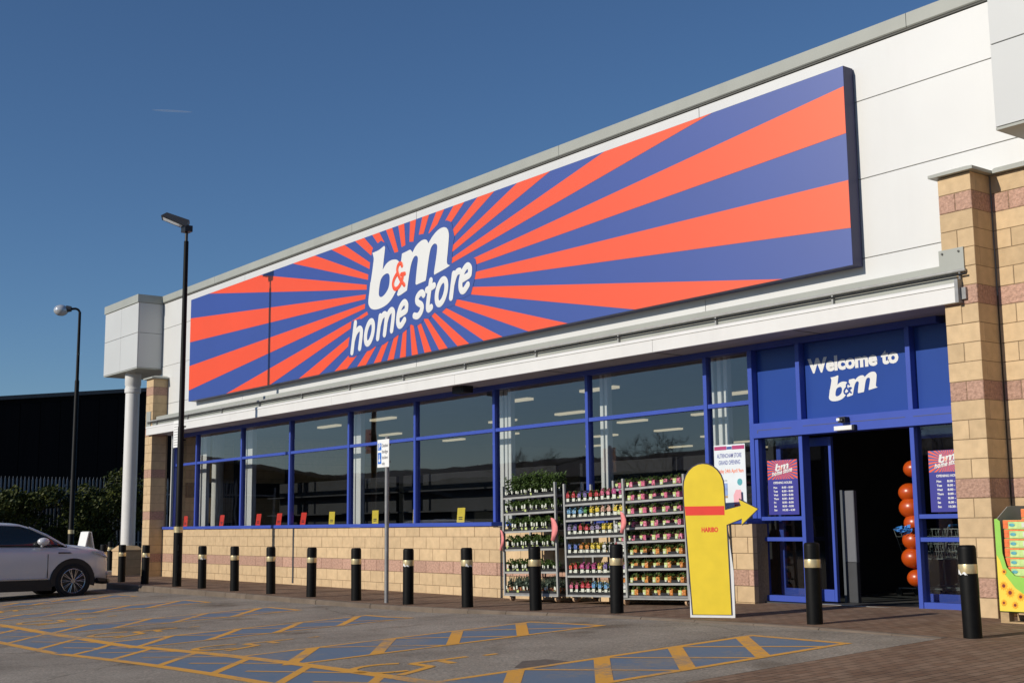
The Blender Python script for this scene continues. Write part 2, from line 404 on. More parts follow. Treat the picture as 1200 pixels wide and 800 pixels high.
    def data(s, name, mats, off=(0,0,0), smooth=False):
        me = bpy.data.meshes.new(name)
        me.from_pydata([(x-off[0], y-off[1], z-off[2]) for x,y,z in s.v], [], s.f)
        for m_ in mats: me.materials.append(M[m_])
        me.polygons.foreach_set("material_index", s.m)
        if smooth:
            me.polygons.foreach_set("use_smooth", [True]*len(s.f)); me.set_sharp_from_angle(angle=radians(40))
        me.update()
        return me
    def build(s, name, mats, parent=None, smooth=False, off=None):
        if isinstance(mats, str): mats = [mats]
        o_ = OFF.get(parent.name, (0,0,0)) if parent else (off or (0,0,0))
        o = bpy.data.objects.new(name, s.data(name, mats, o_, smooth))
        COL.objects.link(o)
        if parent: o.parent = parent; OFF[o.name] = o_
        else: o.location = o_; OFF[o.name] = o_
        return o

def link(name, me, loc=(0,0,0), parent=None, rotz=0):
    o = bpy.data.objects.new(name, me); COL.objects.link(o)
    if parent:
        f = OFF.get(parent.name, (0,0,0)); o.parent = parent; o.location = (loc[0]-f[0], loc[1]-f[1], loc[2]-f[2]); OFF[o.name] = loc
    else: o.location = loc
    o.rotation_euler.z = rotz
    return o

def tag(o, label=None, cat=None, group=None, kind=None):
    if label: o['label'] = label
    if cat: o['category'] = cat
    if group: o['group'] = group
    if kind: o['kind'] = kind
    return o

def thing(name, label, cat, loc, group=None, rotz=0):
    o = bpy.data.objects.new(name, None); COL.objects.link(o)
    o.location = loc; o.empty_display_size = .3; o.rotation_euler.z = rotz
    OFF[o.name] = tuple(loc) if rotz == 0 else (0,0,0)
    return tag(o, label, cat, group)

def copy_tree(o, parent=None):
    c = o.copy(); COL.objects.link(c); c.parent = parent
    for ch in list(o.children): copy_tree(ch, c)
    return c

_txt = {}
def textmesh(s, bold=.02, shear=0.0):
    """outline of a string at size 1, as (vertices, faces) in the text plane"""
    key = (s, bold, shear)
    if key not in _txt:
        cu = bpy.data.curves.new("txt", 'FONT'); cu.body = s; cu.offset = bold; cu.shear = shear; cu.resolution_u = 3; cu.fill_mode = 'FRONT'
        o = bpy.data.objects.new("txt", cu); COL.objects.link(o)
        dg = bpy.context.evaluated_depsgraph_get(); me = bpy.data.meshes.new_from_object(o.evaluated_get(dg))
        _txt[key] = ([v.co.copy() for v in me.vertices], [tuple(p.vertices) for p in me.polygons])
        bpy.data.objects.remove(o); bpy.data.curves.remove(cu); bpy.data.meshes.remove(me)
    return _txt[key]

def put_text(mb, s, o, ux, uz, w=None, h=.1, mi=0, bold=.02, shear=0.0, center=False):
    """lay a string on a plane: o = lower left, ux / uz = directions along and up; fitted to width w if given"""
    vs, fs = textmesh(s, bold, shear)
    if not vs: return mb
    x0 = min(v.x for v in vs); x1 = max(v.x for v in vs)
    sx = (w/(x1-x0)) if w else h/.7
    sz = h/.7
    o, ux, uz = Vector(o), Vector(ux), Vector(uz)
    sh = -(x1-x0)*sx/2 if center else 0
    return mb.add([o+ux*((v.x-x0)*sx+sh)+uz*(v.y*sz) for v in vs], fs, mi)

def smooth_poly(pts, n=4):
    """closed Catmull-Rom through traced corner points; a doubled corner stays sharp"""
    out = []; N_ = len(pts)
    for i in range(N_):
        p0, p1, p2, p3 = (Vector((*pts[(i+k-1) % N_], 0)) for k in range(4))
        d1 = (p1-p0); d2 = (p2-p1); d3 = (p3-p2)
        t1 = (p2-p0)*.5 if d1.length and d1.angle(d2, 0) < 1.0 else d2
        t2 = (p3-p1)*.5 if d3.length and d2.angle(d3, 0) < 1.0 else d2
        L_ = d2.length
        t1 = t1.normalized()*L_ if t1.length else d2; t2 = t2.normalized()*L_ if t2.length else d2
        for k in range(n):
            t = k/n; h00 = 2*t**3-3*t*t+1; h10 = t**3-2*t*t+t; h01 = -2*t**3+3*t*t; h11 = t**3-t*t
            q = p1*h00+t1*h10+p2*h01+t2*h11; out.append((q.x, q.y))
    return out

def ribbon(pts, w, n=3, closed=False):
    """outline pieces of a round-ended stroke in a plane: list of quads and end fans around smoothed points"""
    P = [Vector(p) for p in pts]
    if len(P) > 2:
        Q = []
        for i in range(len(P)-1):
            p0 = P[i-1] if i else (P[-2] if closed else P[0]); p1, p2 = P[i], P[i+1]; p3 = P[i+2] if i+2 < len(P) else (P[1] if closed else P[-1])
            for k in range(n):
                t = k/n
                Q.append(.5*((2*p1)+(p2-p0)*t+(2*p0-5*p1+4*p2-p3)*t*t+(3*p1-p0-3*p2+p3)*t**3))
        Q.append(P[-1]); P = Q
    h = w/2; L_ = []; R2 = []
    for i, p in enumerate(P):
        a = P[i-1] if i else (P[-2] if closed else p); b = P[i+1] if i+1 < len(P) else (P[1] if closed else p)
        d = (b-a).normalized(); nrm = Vector((-d.y, d.x))
        L_.append(p+nrm*h); R2.append(p-nrm*h)
    return P, L_, R2

def stroke(mb, pts, w, y, mi=0, cap=True, closed=False):
    """a softly rounded raised stroke on a vertical plane facing -y, its ends round"""
    P, A, B = ribbon(pts, w, closed=closed); n = len(P); dep = min(.006, w*.06)
    vs = []
    for p, a, b in zip(P, A, B):
        for t, h in ((0, 0), (.12, .6), (.5, 1), (.88, .6), (1, 0)):
            q = a.lerp(b, t); vs.append((q.x, y-dep*h, q.y))
    mb.add(vs, [(5*i+j, 5*i+j+1, 5*i+5+j+1, 5*i+5+j) for i in range(n-1) for j in range(4)], mi)
    if cap and not closed:
        for e, q in ((P[0], P[1]), (P[-1], P[-2])):
            d = (e-q).normalized(); a0 = atan2(d.y, d.x); r = w/2
            vs = [(e.x, y-dep, e.y)]; m_ = 9
            for rr, h in ((.76, .6), (1, 0)):
                for k in range(m_): t = a0-pi/2+pi*k/(m_-1); vs.append((e.x+cos(t)*r*rr, y-dep*h, e.y+sin(t)*r*rr))
            mb.add(vs, [(0, 1+k, 2+k) for k in range(m_-1)]+[(1+k, 1+m_+k, 2+m_+k, 2+k) for k in range(m_-1)], mi)
    return mb
def trailmat():
    m, N, L, b = newmat("thin_ice_trail"); out = [n for n in N if n.type == 'OUTPUT_MATERIAL'][0]
    tr = N.new("ShaderNodeBsdfTransparent"); df = N.new("ShaderNodeBsdfDiffuse"); df.inputs[0].default_value = (.9, .9, .9, 1); mx = N.new("ShaderNodeMixShader"); mx.inputs[0].default_value = .10
    L.new(tr.outputs[0], mx.inputs[1]); L.new(df.outputs[0], mx.inputs[2]); L.new(mx.outputs[0], out.inputs[0]); N.remove(b); return m
M['contrail'] = trailmat()

# outlines of the store's lettering on its sign board (metres along and up the wall)
D = {"b_out":[[-13.834,6.696],[-13.603,6.708],[-13.458,6.74],[-13.376,6.762],[-13.338,6.727],[-13.354,6.636],[-13.39,6.465],[-13.425,6.276],[-13.303,6.366],[-13.149,6.412],[-12.987,6.41],[-12.86,6.372],[-12.78,6.293],[-12.728,6.175],[-12.731,6.046],[-12.766,5.922],[-12.833,5.824],[-12.943,5.733],[-13.063,5.63],[-13.231,5.542],[-13.451,5.495],[-13.699,5.491],[-13.875,5.538],[-13.968,5.626],[-13.984,5.714],[-13.946,5.896],[-13.907,6.106],[-13.899,6.082],[-13.838,6.296],[-13.797,6.469],[-13.781,6.556],[-13.799,6.626]],"b_in":[[-13.534,6.001],[-13.481,6.099],[-13.371,6.158],[-13.248,6.169],[-13.175,6.126],[-13.158,6.029],[-13.193,5.881],[-13.286,5.786],[-13.408,5.728],[-13.502,5.72],[-13.565,5.767],[-13.57,5.852]],"m_out":[[-12.698,6.478],[-12.514,6.495],[-12.398,6.502],[-12.343,6.464],[-12.316,6.432],[-12.206,6.531],[-12.054,6.599],[-11.903,6.616],[-11.81,6.586],[-11.75,6.515],[-11.606,6.625],[-11.423,6.71],[-11.242,6.729],[-11.117,6.683],[-11.057,6.572],[-11.065,6.429],[-11.102,6.188],[-11.124,6.048],[-11.103,5.989],[-11.018,5.953],[-11.139,5.923],[-11.553,5.858],[-11.56,5.905],[-11.497,6.134],[-11.449,6.355],[-11.46,6.428],[-11.533,6.466],[-11.625,6.439],[-11.691,6.357],[-11.754,6.158],[-11.821,5.875],[-11.847,5.791],[-12.185,5.763],[-12.204,5.8],[-12.155,6.1],[-12.121,6.275],[-12.16,6.335],[-12.243,6.339],[-12.331,6.258],[-12.397,6.119],[-12.473,5.853],[-12.511,5.703],[-12.824,5.639],[-12.88,5.676],[-12.805,5.82],[-12.747,6.005],[-12.74,6.264]],"amp":[[[-12.693,6.23],[-12.717,6.273],[-12.78,6.289],[-12.843,6.256],[-12.866,6.166],[-12.806,6.037],[-12.699,5.911],[-12.605,5.827]],[[-12.858,6.111],[-12.965,6.03],[-13.025,5.931],[-12.992,5.828],[-12.896,5.795],[-12.785,5.838],[-12.699,5.933],[-12.653,6.044]],[[-12.716,6.061],[-12.59,6.053]]],"hs":[[[-14.501,5.32],[-14.567,5.017],[-14.633,4.715]],[[-14.582,4.946],[-14.494,5.09],[-14.361,5.176],[-14.263,5.146],[-14.259,5.035],[-14.318,4.769]],[[-13.779,5.157],[-13.799,5.231],[-13.847,5.268],[-13.912,5.262],[-13.981,5.213],[-14.04,5.132],[-14.079,5.033],[-14.089,4.938],[-14.068,4.864],[-14.02,4.827],[-13.956,4.833],[-13.887,4.882],[-13.827,4.964],[-13.788,5.062],[-13.779,5.157]],[[-13.512,5.325],[-13.559,5.111],[-13.608,4.889]],[[-13.557,5.12],[-13.477,5.271],[-13.365,5.345],[-13.287,5.311],[-13.288,5.2],[-13.346,4.933]],[[-13.296,5.164],[-13.21,5.316],[-13.099,5.39],[-13.021,5.357],[-13.017,5.246],[-13.075,4.979]],[[-12.788,5.251],[-12.569,5.296]],[[-12.54,5.31],[-12.526,5.415],[-12.585,5.478],[-12.66,5.469],[-12.756,5.393],[-12.828,5.257],[-12.845,5.125],[-12.802,5.043],[-12.714,5.04],[-12.602,5.124]],[[-11.921,5.526],[-11.976,5.577],[-12.064,5.566],[-12.149,5.505],[-12.151,5.427],[-12.085,5.383],[-12.008,5.344],[-11.974,5.282],[-12.033,5.186],[-12.139,5.138],[-12.247,5.163]],[[-11.669,5.766],[-11.735,5.506],[-11.779,5.285],[-11.752,5.212],[-11.66,5.245]],[[-11.81,5.601],[-11.561,5.651]],[[-11.147,5.604],[-11.17,5.677],[-11.222,5.714],[-11.291,5.707],[-11.364,5.657],[-11.427,5.575],[-11.466,5.477],[-11.475,5.381],[-11.452,5.308],[-11.401,5.271],[-11.331,5.278],[-11.258,5.328],[-11.196,5.41],[-11.156,5.508],[-11.147,5.604]],[[-10.9,5.768],[-10.946,5.554],[-10.995,5.332]],[[-10.946,5.554],[-10.863,5.718],[-10.781,5.788],[-10.705,5.788]],[[-10.63,5.617],[-10.418,5.661]],[[-10.39,5.674],[-10.376,5.78],[-10.433,5.843],[-10.505,5.835],[-10.598,5.759],[-10.669,5.623],[-10.686,5.492],[-10.645,5.409],[-10.561,5.406],[-10.451,5.489]]],"halo":[[-13.847,6.77],[-13.73,6.839],[-13.501,6.897],[-13.306,6.794],[-13.15,6.577],[-12.988,6.548],[-12.868,6.544],[-12.73,6.615],[-12.604,6.627],[-12.444,6.67],[-12.282,6.647],[-12.111,6.749],[-11.903,6.735],[-11.735,6.707],[-11.459,6.828],[-11.134,6.847],[-10.975,6.779],[-10.913,6.585],[-10.878,6.476],[-10.953,6.244],[-10.961,6.04],[-10.979,5.982],[-10.994,5.987],[-10.642,5.982],[-10.343,5.985],[-10.214,5.94],[-10.179,5.835],[-10.198,5.696],[-10.244,5.55],[-10.304,5.418],[-10.36,5.3],[-10.61,5.267],[-10.818,5.265],[-10.876,5.169],[-11.146,5.164],[-11.283,5.105],[-11.56,5.119],[-11.741,5.032],[-11.916,5.056],[-11.994,4.991],[-12.121,4.957],[-12.233,4.949],[-12.38,5.008],[-12.528,4.93],[-12.679,4.873],[-12.844,4.856],[-12.986,4.814],[-13.201,4.784],[-13.395,4.729],[-13.716,4.728],[-13.916,4.673],[-14.298,4.663],[-14.558,4.604],[-14.769,4.628],[-14.8,4.876],[-14.749,5.034],[-14.7,5.246],[-14.675,5.379],[-14.334,5.387],[-14.309,5.451],[-14.131,5.574],[-14.121,5.654],[-14.123,5.762],[-14.059,5.968],[-14.06,6.063],[-14.01,6.163],[-14.001,6.256],[-13.951,6.383],[-13.937,6.489]],"hb":[[-14.337,5.441],[-14.036,5.498],[-13.991,5.429],[-14.298,5.369]],"hg":[[0,1],[2],[3,4,5],[6,7],[8],[9,10],[11],[12,13],[14,15]]}

# ------------------------------------------------------------------ levels of the ground
def lerp(x, X, Z):
    if x <= X[0]: return Z[0]
    for a, b, c, d in zip(X[:-1], X[1:], Z[:-1], Z[1:]):
        if x <= b: return c+(d-c)*(x-a)/(b-a)
    return Z[-1]
GX = [-60, -26, -20, -16, -11, -8, -6.3, -5, -3.5, -1.3, .73, 40]
GZ = [-.36, -.33, -.28, -.25, -.225, -.2, -.14, -.1, -.065, -.035, -.0395, -.1]
PX = [-60, -26, -9.5, -8, -6.2, -4.4, -1, .73, 40]
PZ = [-.16, -.155, -.15, -.125, -.095, -.05, -.015, -.03, -.05]
KERB_Y = -2.2
def car_park_z(x, y): return lerp(x, GX, GZ)+.038*(min(0, max(y, -16)-KERB_Y))
def pave_z(x, y):
    k = max(0, min(1, (x+7)/3))
    return lerp(x, PX, PZ)+.018*k*max(0, min(2.6, y+1.8))

def sheet(name, xs, ys, zf, m, kind='structure'):
    mb = MB(); n = len(ys)
    vs = [(x, y, zf(x, y)) for x in xs for y in ys]
    mb.add(vs, [(i*n+j, (i+1)*n+j, (i+1)*n+j+1, i*n+j+1) for i in range(len(xs)-1) for j in range(n-1)])
    return tag(mb.build(name, m), kind=kind)
EDGE = .73
far = [-3000, -400, -150, -90]
sheet('car_park', far+[x for x in GX if x <= EDGE], [-3000, -400, -120, -60, -30, -16, -9, -5, KERB_Y], car_park_z, 'asphalt')
sheet('paved_forecourt', [EDGE, 3, 8, 20, 40, 90, 400, 3000], [-3000, -400, -120, -60, -30, -16, -9, -5, KERB_Y, KERB_Y+.12],
      lambda x, y: pave_z(x, KERB_Y)+.038*(min(0, max(y, -16)-KERB_Y)), 'paver')
sheet('pavement', sorted(set([-90, -60, -40, -30, -24, -20, -16, -12]+[x for x in PX if x <= EDGE]+[EDGE, 2, 5, 12, 40])), [KERB_Y+.12, -1.8, -1.2, -.4, .4, .8], pave_z, 'paver')
sheet('ground', [-3000, -400, -200, -90], [KERB_Y, 20, 200, 3000], lambda x, y: -.38, 'asphalt')
sheet('ground', [-90, -60, -40, -25.3], [.8, 20, 200, 3000], lambda x, y: -.17, 'asphalt')

# kerb stones, each laid singly
kerb = bpy.data.objects.new('kerb', None); COL.objects.link(kerb); tag(kerb, kind='structure')
x = -30.0; i = 0
while x < EDGE-.05:
    w = min(.914, EDGE-x)
    mb = MB(); a, b = x+.004, x+w-.004
    za, zb = pave_z(a, KERB_Y)+.003, pave_z(b, KERB_Y)+.003
    y0, y1 = KERB_Y, KERB_Y+.122
    jig = random.uniform(-.004, .004)
    vs = [(a,y0,za-.35),(b,y0,zb-.35),(b,y1,zb-.35),(a,y1,za-.35),(a,y0+jig,za-.018),(b,y0+jig,zb-.018),(b,y1,zb),(a,y1,za),(a,y0+.02+jig,za),(b,y0+.02+jig,zb)]
    mb.add(vs, [(0,1,5,4),(4,5,9,8),(8,9,6,7),(1,2,6,9,5),(0,4,8,7,3),(2,3,7,6)])
    mb.build('kerbstone', 'kerb', kerb)
    x += w; i += 1

# ------------------------------------------------------------------ painted bays
def ground_poly(mb, pts, lift, mi=0, n=1):
    c = [(x, y, car_park_z(x, y)+lift) for x, y in pts]
    mb.add(c, [tuple(range(len(c)))], mi)
def ground_line(mb, a, b, w, lift):
    a, b = Vector(a), Vector(b); L_ = (b-a).length; k = max(1, int(L_/.5)); d = (b-a)/L_; q = Vector((-d.y, d.x))*(w/2)
    for i in range(k):
        p0 = a+d*(L_*i/k); p1 = a+d*(L_*(i+1)/k)
        ground_poly(mb, [p0-q, p1-q, p1+q, p0+q], lift)
STRIPS = [(-1.0, .19), (-4.71, -3.36), (-8.72, -7.5), (-12.0, -10.88), (-15.45, -14.45), (-19.1, -18.05)]
YT, YB = -2.96, -6.92
blue_mb, line_mb = MB(), MB()
lift_b, lift_y = .002, .0034
for si, (xa, xb) in enumerate(STRIPS):
    for j in range(8):
        ya, yb = YT+(YB-YT)*j/8, YT+(YB-YT)*(j+1)/8
        for q in range(3):
            x0, x1 = xa+(xb-xa)*q/3, xa+(xb-xa)*(q+1)/3
            ground_poly(blue_mb, [(x0, yb), (x1, yb), (x1, ya), (x0, ya)], lift_b)
    lw = .085
    ground_line(line_mb, (xa, YT), (xa, YB-(.9 if si == 0 else 0)), lw, lift_y)
    ground_line(line_mb, (xb, YT), (xb, YB-(.9 if si == 0 else 0)), lw, lift_y)
    ground_line(line_mb, (xa-.05, YT), (xb+.05, YT), lw, lift_y+.0003)
    for y in (-3.12, -4.09, -5.05, -6.06):
        ground_line(line_mb, (xa, y), (xb, y-1.02), .15 if si == 0 else .14 if si == 1 else .11, lift_y+.0006)
    for y in (-4.08, -5.05, -6.02):
        ground_line(line_mb, (xa, y), (xb, y+.83), .058, lift_y+.0009)
YA, YC = -6.98, -7.86
for j in range(40):
    x0, x1 = -21+20.5*j/40, -21+20.5*(j+1)/40
    ground_poly(blue_mb, [(x0, YC), (x1, YC), (x1, YA), (x0, YA)], lift_b)
ground_line(line_mb, (-21, YA), (-.45, YA), .155, lift_y+.0012)
ground_line(line_mb, (-21, YC), (-.45, YC), .12, lift_y)
for k in range(15):
    x0 = -20.4+1.33*k
    ground_line(line_mb, (x0, YA), (x0+1.02, YC), .10, lift_y+.0006)
    ground_line(line_mb, (x0-.2, YC+.3), (x0+1.1, YA+.05), .05, lift_y+.0009)
tag(blue_mb.build('bay_hatch_paint', 'bline'), kind='structure')
tag(line_mb.build('bay_line_paint', 'yline'), kind='structure')
sym = MB()
for cx, cy in ((-2.2, -6.45), (-6.1, -6.3), (-9.8, -6.25), (-13.3, -6.2), (-16.8, -6.2)):
    def sl(pts, w=.095):
        for n_, (a, b) in enumerate(zip(pts[:-1], pts[1:])): ground_line(sym, (cx+a[0], cy+a[1]), (cx+b[0], cy+b[1]), w, lift_y+.0002*n_)
    sl([(.34*cos(t), -.2+.34*sin(t)) for t in [radians(130+23*k) for k in range(11)]])
    sl([(-.06, .75), (-.10, .12), (.28, .10), (.55, -.42)])
    sl([(-.07, .42), (.26, .36)])
    sl([(-.02, .98), (.06, .98)], .16)
tag(sym.build('wheelchair_symbol_paint', 'yline'), kind='structure')
# patch in the tarmac
pt = MB(); 
ground_poly(pt, [[-1.16, -5.96], [-1.46, -5.63], [-1.36, -5.42], [-1.05, -5.39], [-0.92, -5.69], [-0.93, -5.93]], .003)
M['patch'] = mat("tarmac_patch", (.11, .088, .072), .9, var=.25, scale=12)
tag(pt.build('tarmac_patch', 'patch'), kind='structure')

# ------------------------------------------------------------------ the store
ROOF = 7.56
store = thing('store_building', "long white clad retail store with blue framed windows and buff block base", 'building', (-12.7, .42, 0))
XL, XR = -25.46, 14.0
# carcass behind the cladding
mb = MB()
mb.box(XL, XR, .48, .74, 3.70, 7.40); mb.build('front_wall', 'dark', store)
mb = MB(); mb.box(XL, XL+.25, .77, 26, -.3, 7.38); mb.build('side_wall', 'cladgrey', store)
mb = MB(); mb.box(XR-.25, XR, .76, 26, -.3, 7.38); mb.box(XL+.26, XR-.26, 25.7, 26, -.3, 7.36); mb.build('rear_wall', 'cladgrey', store)
mb = MB(); mb.box(XL+.02, XR-.02, .5, 25.98, 7.385, 7.46); mb.build('roof_deck', 'darkgrey', store)
# cladding panels
pxs = [XL, -20.3, -12.53, -4.72, .54, 7.0, XR]; pzs = [3.72, 4.5, 5.56, 6.62, 7.34]
for xa, xb in zip(pxs[:-1], pxs[1:]):
    for za, zb in zip(pzs[:-1], pzs[1:]):
        g = .005; j = random.uniform(-.0025, .0025)
        mb = MB(); mb.cbox(xa+g, xb-g, .42+j, .475, za+g, zb-g, .003)
        mb.build('cladding_panel', 'clad', store)
mb = MB(); mb.box(XL, XR, .476, .479, 3.72, 7.36); mb.build('panel_joint_backing', 'joint', store)
# roof edge flashing in lengths
for xa, xb in ((XL, -22.0), (-22.0, -15.0), (-15.0, -8.0), (-8.0, -1.0), (-1.0, 6.0), (6.0, XR)):
    mb = MB(); mb.prism([(.375,7.385),(.39,7.37),(.60,7.37),(.60,ROOF-.02),(.375,ROOF)], 'x', xa+.004, xb-.004)
    mb.build('roof_flashing', 'coping', store)
mb = MB(); mb.box(XL, XR, .40, .47, 7.345, 7.372); mb.build('flashing_drip_gap', 'seal', store)

# canopy along the front
CX0, CX1 = -25.2, -.24
for xa, xb in ((CX0, -20.3), (-20.3, -15.0), (-15.0, -10.5), (-10.5, -5.35), (-5.35, CX1)):
    mb = MB(); mb.cbox(xa+.002, xb-.002, -.08, -.02, 3.625, 3.81, .004); f = mb.build('fascia_board', 'white', store)
mb = MB()
prof = [(-.02+.058*cos(t)-.012, 3.815+.062*sin(t)+.01) for t in [pi*k/10 for k in range(11)]]
mb.prism([(-.09,3.812)]+[(-.035-.055*cos(t), 3.822+.05*sin(t)) for t in [pi*k/8 for k in range(9)]]+[(.02,3.812)], 'x', CX0, CX1)
mb.build('gutter_nosing', 'white', store, smooth=True)
mb = MB(); mb.box(CX0+.05, CX1-.02, .0, .10, 3.86, 4.0); mb.build('canopy_recess', 'coping', store)
mb = MB(); mb.prism([(.10,4.0),(.10,4.13),(.415,4.17),(.415,4.0)], 'x', CX0+.2, -.45); mb.build('canopy_upstand', 'coping', store)
mb = MB(); mb.cyl((CX0-.05, -.03, 4.005), (-.12, -.03, 4.005), .021, n=10); rail = mb.build('cable_rail', 'galv', store, smooth=True)
x = -24.6
while x < -.5:
    mb = MB(); mb.box(x-.012, x+.012, -.04, .0, 3.86, 3.99); mb.box(x-.05, x+.05, -.005, .02, 3.96, 3.985); mb.build('bracket', 'galv', rail); x += 2.05
mb = MB(); mb.cyl((CX0-.02, -.045, 3.955), (-.10, -.045, 3.955), .012, n=8); mb.build('lower_cable', 'blackplastic', store, smooth=True)
mb = MB(); mb.box(CX0+.002, CX1, -.015, .70, 3.645, 3.66); mb.build('canopy_soffit', 'soffit', store)
for k in range(9):
    xx = -24.0+2.65*k
    mb = MB(); mb.box(xx-.004, xx+.004, -.014, .69, 3.638, 3.6445); mb.build('soffit_joint', 'seal', store)
mb = MB(); mb.box(-10.98, -10.62, .20, .42, 3.52, 3.644); mb.box(-10.93, -10.67, .19, .2, 3.54, 3.60); mb.build('soffit_floodlight', 'blackplastic', store)
mb = MB(); mb.box(-.47, -.14, -.022, -.002, 3.99, 4.285); pl = mb.build('end_plate', 'coping', store)
for bx in (-.42, -.20):
    mb = MB(); mb.cyl((bx, -.021, 4.24), (bx, -.033, 4.24), .014, n=8); mb.build('bolt', 'seal', pl)
mb = MB(); mb.box(-.235, -.19, -.10, .0, 3.62, 3.90); mb.box(-.19, -.13, -.04, .0, 3.66, 3.80); mb.cyl((-.20,-.03,3.88),(-.20,-.03,4.0),.012,n=6); mb.build('end_bracket', 'steel', store)
mb = MB(); mb.box(-25.36, -25.06, -.022, -.002, 3.83, 4.28); mb.build('end_plate', 'coping', store)

# ---- blocks laid one by one
C = .225
def course_z(k): return (23-k)*C, (24-k)*C          # k = 1 at the top
bm_cache = {}
def block(parent, x0, x1, y0, y1, z0, z1, pink, g=.004, jit=.002):
    j = random.uniform(-jit, jit)+(random.uniform(-.004, .0) if pink else 0)
    mb = MB(); mb.cbox(x0+g, x1-g, y0+j, y1, z0+g, z1-g, .007 if pink else .004)
    me = None
    o = mb.build('block', 'pink' if pink else 'block', parent)
    return o
def brick_pier(x0, x1, name, right_side=True, stuffy=False):
    core = MB(); core.box(x0+.008, x1-.008, .008, .45, -.2, 5.17)
    p = core.build(name, 'mortar', store)
    mbs = MB(); mi = []
    for k in range(1, 25):
        z0, z1 = course_z(k); pink = k in (2, 7, 12, 17, 22)
        if k == 24: z0 = -.2
        def add(a, b, c, d):
            if stuffy: mbs.cbox(a+.004, b-.004, c+random.uniform(-.002,.002), d, z0+.004, z1-.004, .004, 1 if pink else 0)
            else: block(p, a, b, c, d, z0, z1, pink)
        if k % 2:
            add(x0, x1, 0, .102); add(x1-.2, x1, .102, .405); add(x0, x0+.2, .102, .405)
        else:
            m_ = (x0+x1)/2; add(x0, m_, 0, .405); add(m_, x1, 0, .405)
    if stuffy: tag(mbs.build('block', ['block', 'pink'], p), kind='stuff')
    cap = MB(); c0, c1 = x0-.075, x1+.075
    vs = [(c0,-.075,5.178),(c1,-.075,5.178),(c1,.41,5.178),(c0,.41,5.178),(c0,-.075,5.215),(c1,-.075,5.215),(c1,.41,5.215),(c0,.41,5.215),(x0+.1,.08,5.27),(x1-.1,.08,5.27),(x1-.1,.41,5.27),(x0+.1,.41,5.27)]
    cap.add(vs, [(3,2,1,0),(0,1,5,4),(1,2,6,5),(3,0,4,7),(4,5,9,8),(5,6,10,9),(7,4,8,11),(8,9,10,11),(2,3,7,11,10,6)])
    cap.build('pier_cap', 'coping', p)
    return p
brick_pier(-.445, 0, 'brick_pier')
brick_pier(-25.456, -24.96, 'brick_pier', stuffy=True)
# wall that runs on to the right of the pier
core = MB(); core.box(.0, 6, .418, .6, -.2, 5.17); rw = core.build('return_wall', 'mortar', store)
rest = MB()
for k in range(1, 25):
    z0, z1 = course_z(k); pink = k in (2, 7, 12, 17, 22)
    if k == 24: z0 = -.2
    x = .0 if k % 2 else -.225
    while x < 5.9:
        a, b = max(.006, x), x+.45
        if a < 1.6: block(rw, a, b, .41, .5, z0, z1, pink)
        else: rest.cbox(a+.004, b-.004, .41, .5, z0+.004, z1-.004, .004, 1 if pink else 0)
        x += .45
tag(rest.build('block', ['block', 'pink'], rw), kind='stuff')
cap = MB(); cap.prism([(.335,5.178),(.335,5.215),(.38,5.25),(.415,5.26),(.415,5.178)], 'x', .08, 6); cap.build('wall_cap', 'coping', rw)
# low wall below the windows
WF = .38
core = MB(); core.box(-24.955, -4.36, WF+.008, .7, -.3, 1.085); lw_ = core.build('low_wall', 'mortar', store)
rest = MB()
rows = [(.9, 1.085), (.675, .9), (.45, .675), (.225, .45), (0, .225), (-.225, 0)]
for r, (z0, z1) in enumerate(rows):
    pink = r == 3
    x = -24.95-(.225 if r % 2 else 0)
    while x < -3.9:
        a, b = max(-24.95, x), min(-3.93, x+.45)
        if b-a > .03 and not (-17.62 < (a+b)/2 < -17.55):
            small = a < -18.0 or (-9.3 < a < -4.6 and False)
            if small: rest.cbox(a+.004, b-.004, WF+random.uniform(-.002,.002), WF+.09, z0+.004, z1-.004, .004, 1 if pink else 0)
            elif r == 0 and a > -9.2 and a < -4.7: rest.cbox(a+.004, b-.004, WF, WF+.09, z0+.004, z1-.004, .004, 0)
            else: block(lw_, a, b, WF, WF+.09, z0, z1, pink)
        x += .45
tag(rest.build('block', ['block', 'pink'], lw_), kind='stuff')
core = MB(); core.box(-4.36, -3.94, WF+.008, .7, -.3, 1.083); core.build('wall_end', 'mortar', lw_)
mb = MB(); mb.box(-17.5, -17.43, WF-.006, WF+.02, -.12, 1.08); mb.build('movement_joint', 'darkgrey', store)

# ---- window frames, glass
mul_x = [-23.52, -20.80, -18.24, -15.55, -12.95, -10.31, -7.72, -5.01]
mb = MB(); mb.cbox(-24.95, -4.0, WF-.035, .85, 1.088, 1.16, .006); mb.build('window_sill', 'blue', store)
edges = [-24.93]+mul_x+[-4.10]
for xm in mul_x:
    mb = MB(); mb.cbox(xm-.036, xm+.036, .65, .77, 1.16, 3.56, .004); mb.build('mullion', 'blue', store)
mb = MB(); mb.cbox(-24.95, -24.89, .64, .82, 1.16, 3.56, .004); mb.build('mullion', 'blue', store)
mb = MB(); mb.box(-24.95, -1.0, .64, .82, 3.56, 3.643); mb.build('head_frame', 'blue', store)
for a, b in zip(edges[:-1], edges[1:]):
    mb = MB(); mb.cbox(a+.04, b-.04, .66, .76, 2.785, 2.85, .004); mb.build('transom', 'blue', store)
    for z0, z1 in ((1.162, 2.784), (2.852, 3.558)):
        mb = MB(); mb.box(a+.041, b-.041, .708+random.uniform(-.002,.002), .716, z0, z1); mb.build('window_pane', 'glass', store)

